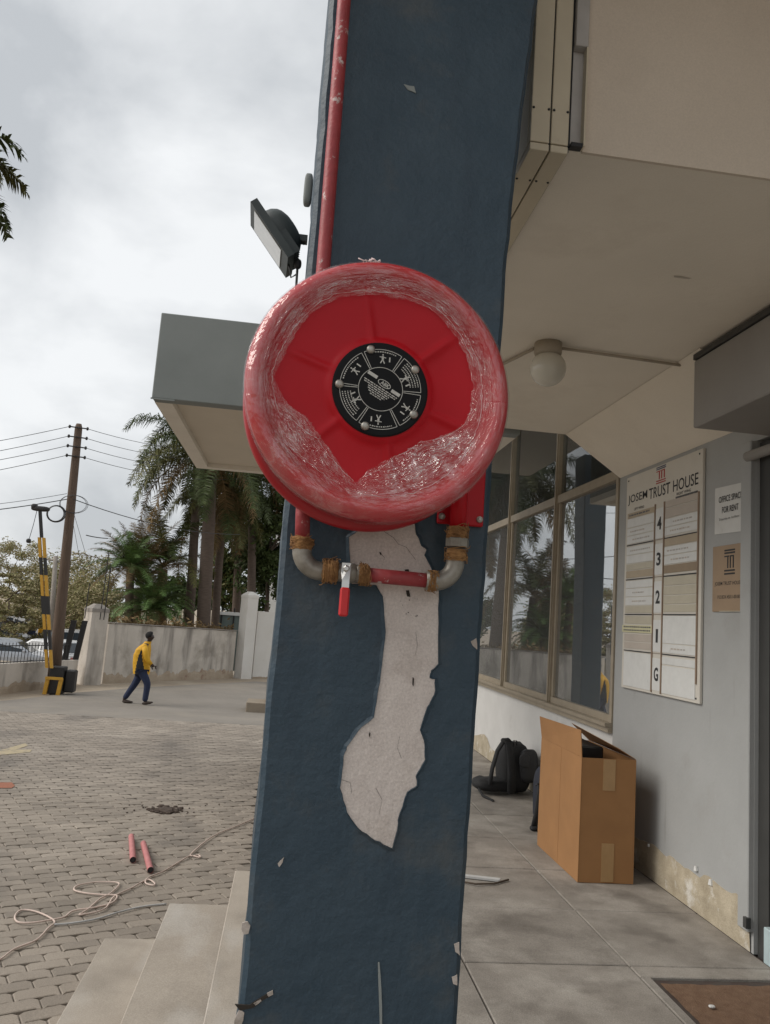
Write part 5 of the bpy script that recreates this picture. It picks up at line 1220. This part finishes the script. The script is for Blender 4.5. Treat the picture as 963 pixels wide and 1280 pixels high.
# ================================================================== BACKGROUND BUILDINGS, CARS, PEOPLE
sh = thing('garden_shed', 'low green metal shed with white roof edge behind the long wall', 'shed', (*lp(285, 790, 33)[:2], ZL))
a, b = lp(272, 768, 33), lp(300, 768, 33)
B('body', a.x, b.x+.3, 33, 34.5, ZL, a.z, 'shed_green', sh); B('roof', a.x-.2, b.x+.4, 32.9, 34.6, a.z+.001, a.z+.13, 'white_paint', sh)
for q in (.2, .75): B('post', a.x+(b.x-a.x)*q-.03, a.x+(b.x-a.x)*q+.03, 32.93, 32.99, ZL, a.z+.3, 'gateblack', sh)
wh = thing('white_house', 'white house with a pale roof edge peeping out beside the column under the reel', 'house', (*lp(345, 760, 44)[:2], -1.9))
p = lp(338, 632, 44); B('wall', p.x+.35, p.x+6, 44.5, 50, -1.9, p.z-.3, 'white_paint', wh)
m = MB(); m.prism([(p.x, 44, p.z), (p.x+3, 44, p.z-.8 + .2), (p.x+3, 44, p.z-.9), (p.x, 44, p.z-.32)], (0, 6, 0)); obj('roof_edge', m, 'white_paint', wh)
th = thing('tan_house', 'small tan roofed house beyond the car park, left of the cream pier', 'house', (*lp(96, 800, 62)[:2], -1.9))
a, b = lp(86, 772, 62), lp(106, 772, 62); B('wall', a.x, b.x, 62, 66, -1.9, a.z-.4, 'roof_tan', th); m = MB(); m.prism([(a.x-.4, 61.8, a.z-.4), (b.x+.4, 61.8, a.z-.4), (b.x-.1, 63.5, a.z+1.6), (a.x+.6, 63.5, a.z+1.6)], (0, .1, .12)); obj('roof', m, 'roof_tan', th)

def make_car(loc, rz, mat, label, sc=1.0, suv=False):
    t = thing('parked_car', label, 'car', loc, 'cars parked beyond the low wall'); t.rotation_euler = (0, 0, rz); t.scale = (sc, sc, sc)
    OFF[t.name] = Vector((0, 0, 0)); L_, W2, H2 = 4.3, .86, 1.45 if not suv else 1.75
    prof = [(-2.15, .28), (-2.15, .62), (-2.05, .86), (-1.35, .93), (1.15, .92), (1.95, .78), (2.12, .60), (2.13, .28)]
    m = MB()
    def ring(x, hw, z): return (x, hw, z)
    n = len(prof); vs = []
    for s in (-1, 1):
        for x, z in prof: vs.append((x, s*W2*(1 if z < .8 else .965), z))
    fs = [list(range(n)), list(range(n, 2*n))[::-1]]+[[i, (i+1) % n, n+(i+1) % n, n+i] for i in range(n)]; m.add(vs, fs); obj('body', m, mat, t)
    cabp = [(-1.75, .90), (-1.20, H2-.06), (-.9, H2), (.25, H2), (.55, H2-.06), (1.30, .90)]
    m = MB(); n = len(cabp); vs = []
    for s in (-1, 1):
        for x, z in cabp: vs.append((x, s*(W2*.96 if z < 1 else W2*.74), z))
    m.add(vs, [list(range(n)), list(range(n, 2*n))[::-1]]+[[i, (i+1) % n, n+(i+1) % n, n+i] for i in range(n)]); obj('cabin', m, mat, t)
    def gls(pts): mm = MB(); mm.add(pts, [tuple(range(len(pts)))]); obj('window', mm, 'car_glass', t)
    for s in (-1, 1):
        f = lambda x, z: (x, s*(W2*.96+(W2*.74-W2*.96)*(z-.9)/(H2-.96)+.006), z)
        gls([f(-1.45, .96), f(-.2, .96), f(-.2, H2-.12), f(-1.12, H2-.12)]); gls([f(-.12, .96), f(1.1, .96), f(.5, H2-.12), f(-.12, H2-.12)])
    k = (H2-.06-.9); gls([(1.30-.75*.1+.012, -W2*.86, .90+k*.1+.01), (1.30-.75*.1+.012, W2*.86, .90+k*.1+.01), (.55+.75*.1+.012, W2*.74, H2-.06-k*.1+.01), (.55+.75*.1+.012, -W2*.74, H2-.06-k*.1+.01)])
    gls([(-1.75+.055-.012, -W2*.86, .90+k*.1+.01), (-1.75+.055-.012, W2*.86, .90+k*.1+.01), (-1.2-.055-.012, W2*.74, H2-.06-k*.1+.01), (-1.2-.055-.012, -W2*.74, H2-.06-k*.1+.01)])
    for x in (-1.35, 1.32):
        for s in (-1, 1):
            wlo = obj('wheel', MB().lathe([(.10, -.10), (.31, -.10), (.33, -.05), (.33, .05), (.31, .10), (.10, .10)], (x, s*(W2-.08), .33), (0, 1, 0), 16), 'tyre', t); obj('rim', MB().lathe([(.19, 0), (.16, .01)], (x, s*(W2+.025), .33), (0, s, 0), 12), 'zinc', wlo)
    for s in (-1, 1):
        m = MB(); m.sell((2.06, s*.62, .68), (.07, .18, .07), .7, 8, 6); obj('headlight', m, 'lamplens', t); m = MB(); m.sell((-2.12, s*.66, .72), (.05, .14, .07), .7, 8, 6); obj('tail_light', m, 'car_red', t)
        m = MB(); m.sell((.98, s*(W2+.06), 1.0), (.07, .07, .05), .7, 8, 6); obj('mirror', m, mat, t)
    return t
def cp(px, Y): p = at(px, 820, 'Y', Y); return (p.x, p.y, -1.9)
make_car(cp(4, 36), .12, 'car_silver', 'silver car at the left edge behind the railing')
make_car(cp(62, 38), 2.6, 'car_white', 'white car parked behind the barrier boom')
make_car(cp(98, 43), .5, 'car_white', 'white car showing between the pole and the cream pier', 1.0, True)
make_car(cp(16, 62), .2, 'car_white', 'distant white car left of the boom, higher up', 1, True)
make_car(cp(48, 66), .1, 'car_grey', 'distant dark car just left of the boom', 1, True)
make_car(cp(86, 68), .1, 'car_white', 'distant pale car right of the pole', 1, True)
make_car(cp(-6, 52), -.1, 'car_grey', 'dark car cut by the left edge of the picture', 1, True)
def mini_person(px, Y, mat, label, h=1.7):
    p = Vector(cp(px, Y)); t = thing('person', label, 'person', p, 'people far away in the car park'); s = h/1.78
    me = skin_mesh('body', [((x*s, y*s, z*s), r if not hasattr(r, '__len__') else r) for (x, y, z), r in body_n], body_e, 1); obj('body', me, 'skin', t)
    me = skin_mesh('shirt', [((x*s, y*s, z*s), r) for (x, y, z), r in jn], je, 1); me.materials.clear(); obj('shirt', me, mat, t)
    me = skin_mesh('trousers', [((x*s, y*s, z*s), r) for (x, y, z), r in tn], te, 1); me.materials.clear(); obj('trousers', me, 'jeans', t)
mini_person(33, 58, 'jacket_black', 'distant person in black in the car park left of the boom')
mini_person(47, 57, 'jacket', 'distant person in yellow in the car park close to the boom')
mini_person(38, 60, 'jeans', 'distant person in blue between the black and yellow clad figures')
lotm = MB(); lotm.box(-40, 5, 60, 90, -1.9, -1.885); struct(obj('car_park', lotm, 'lot'))
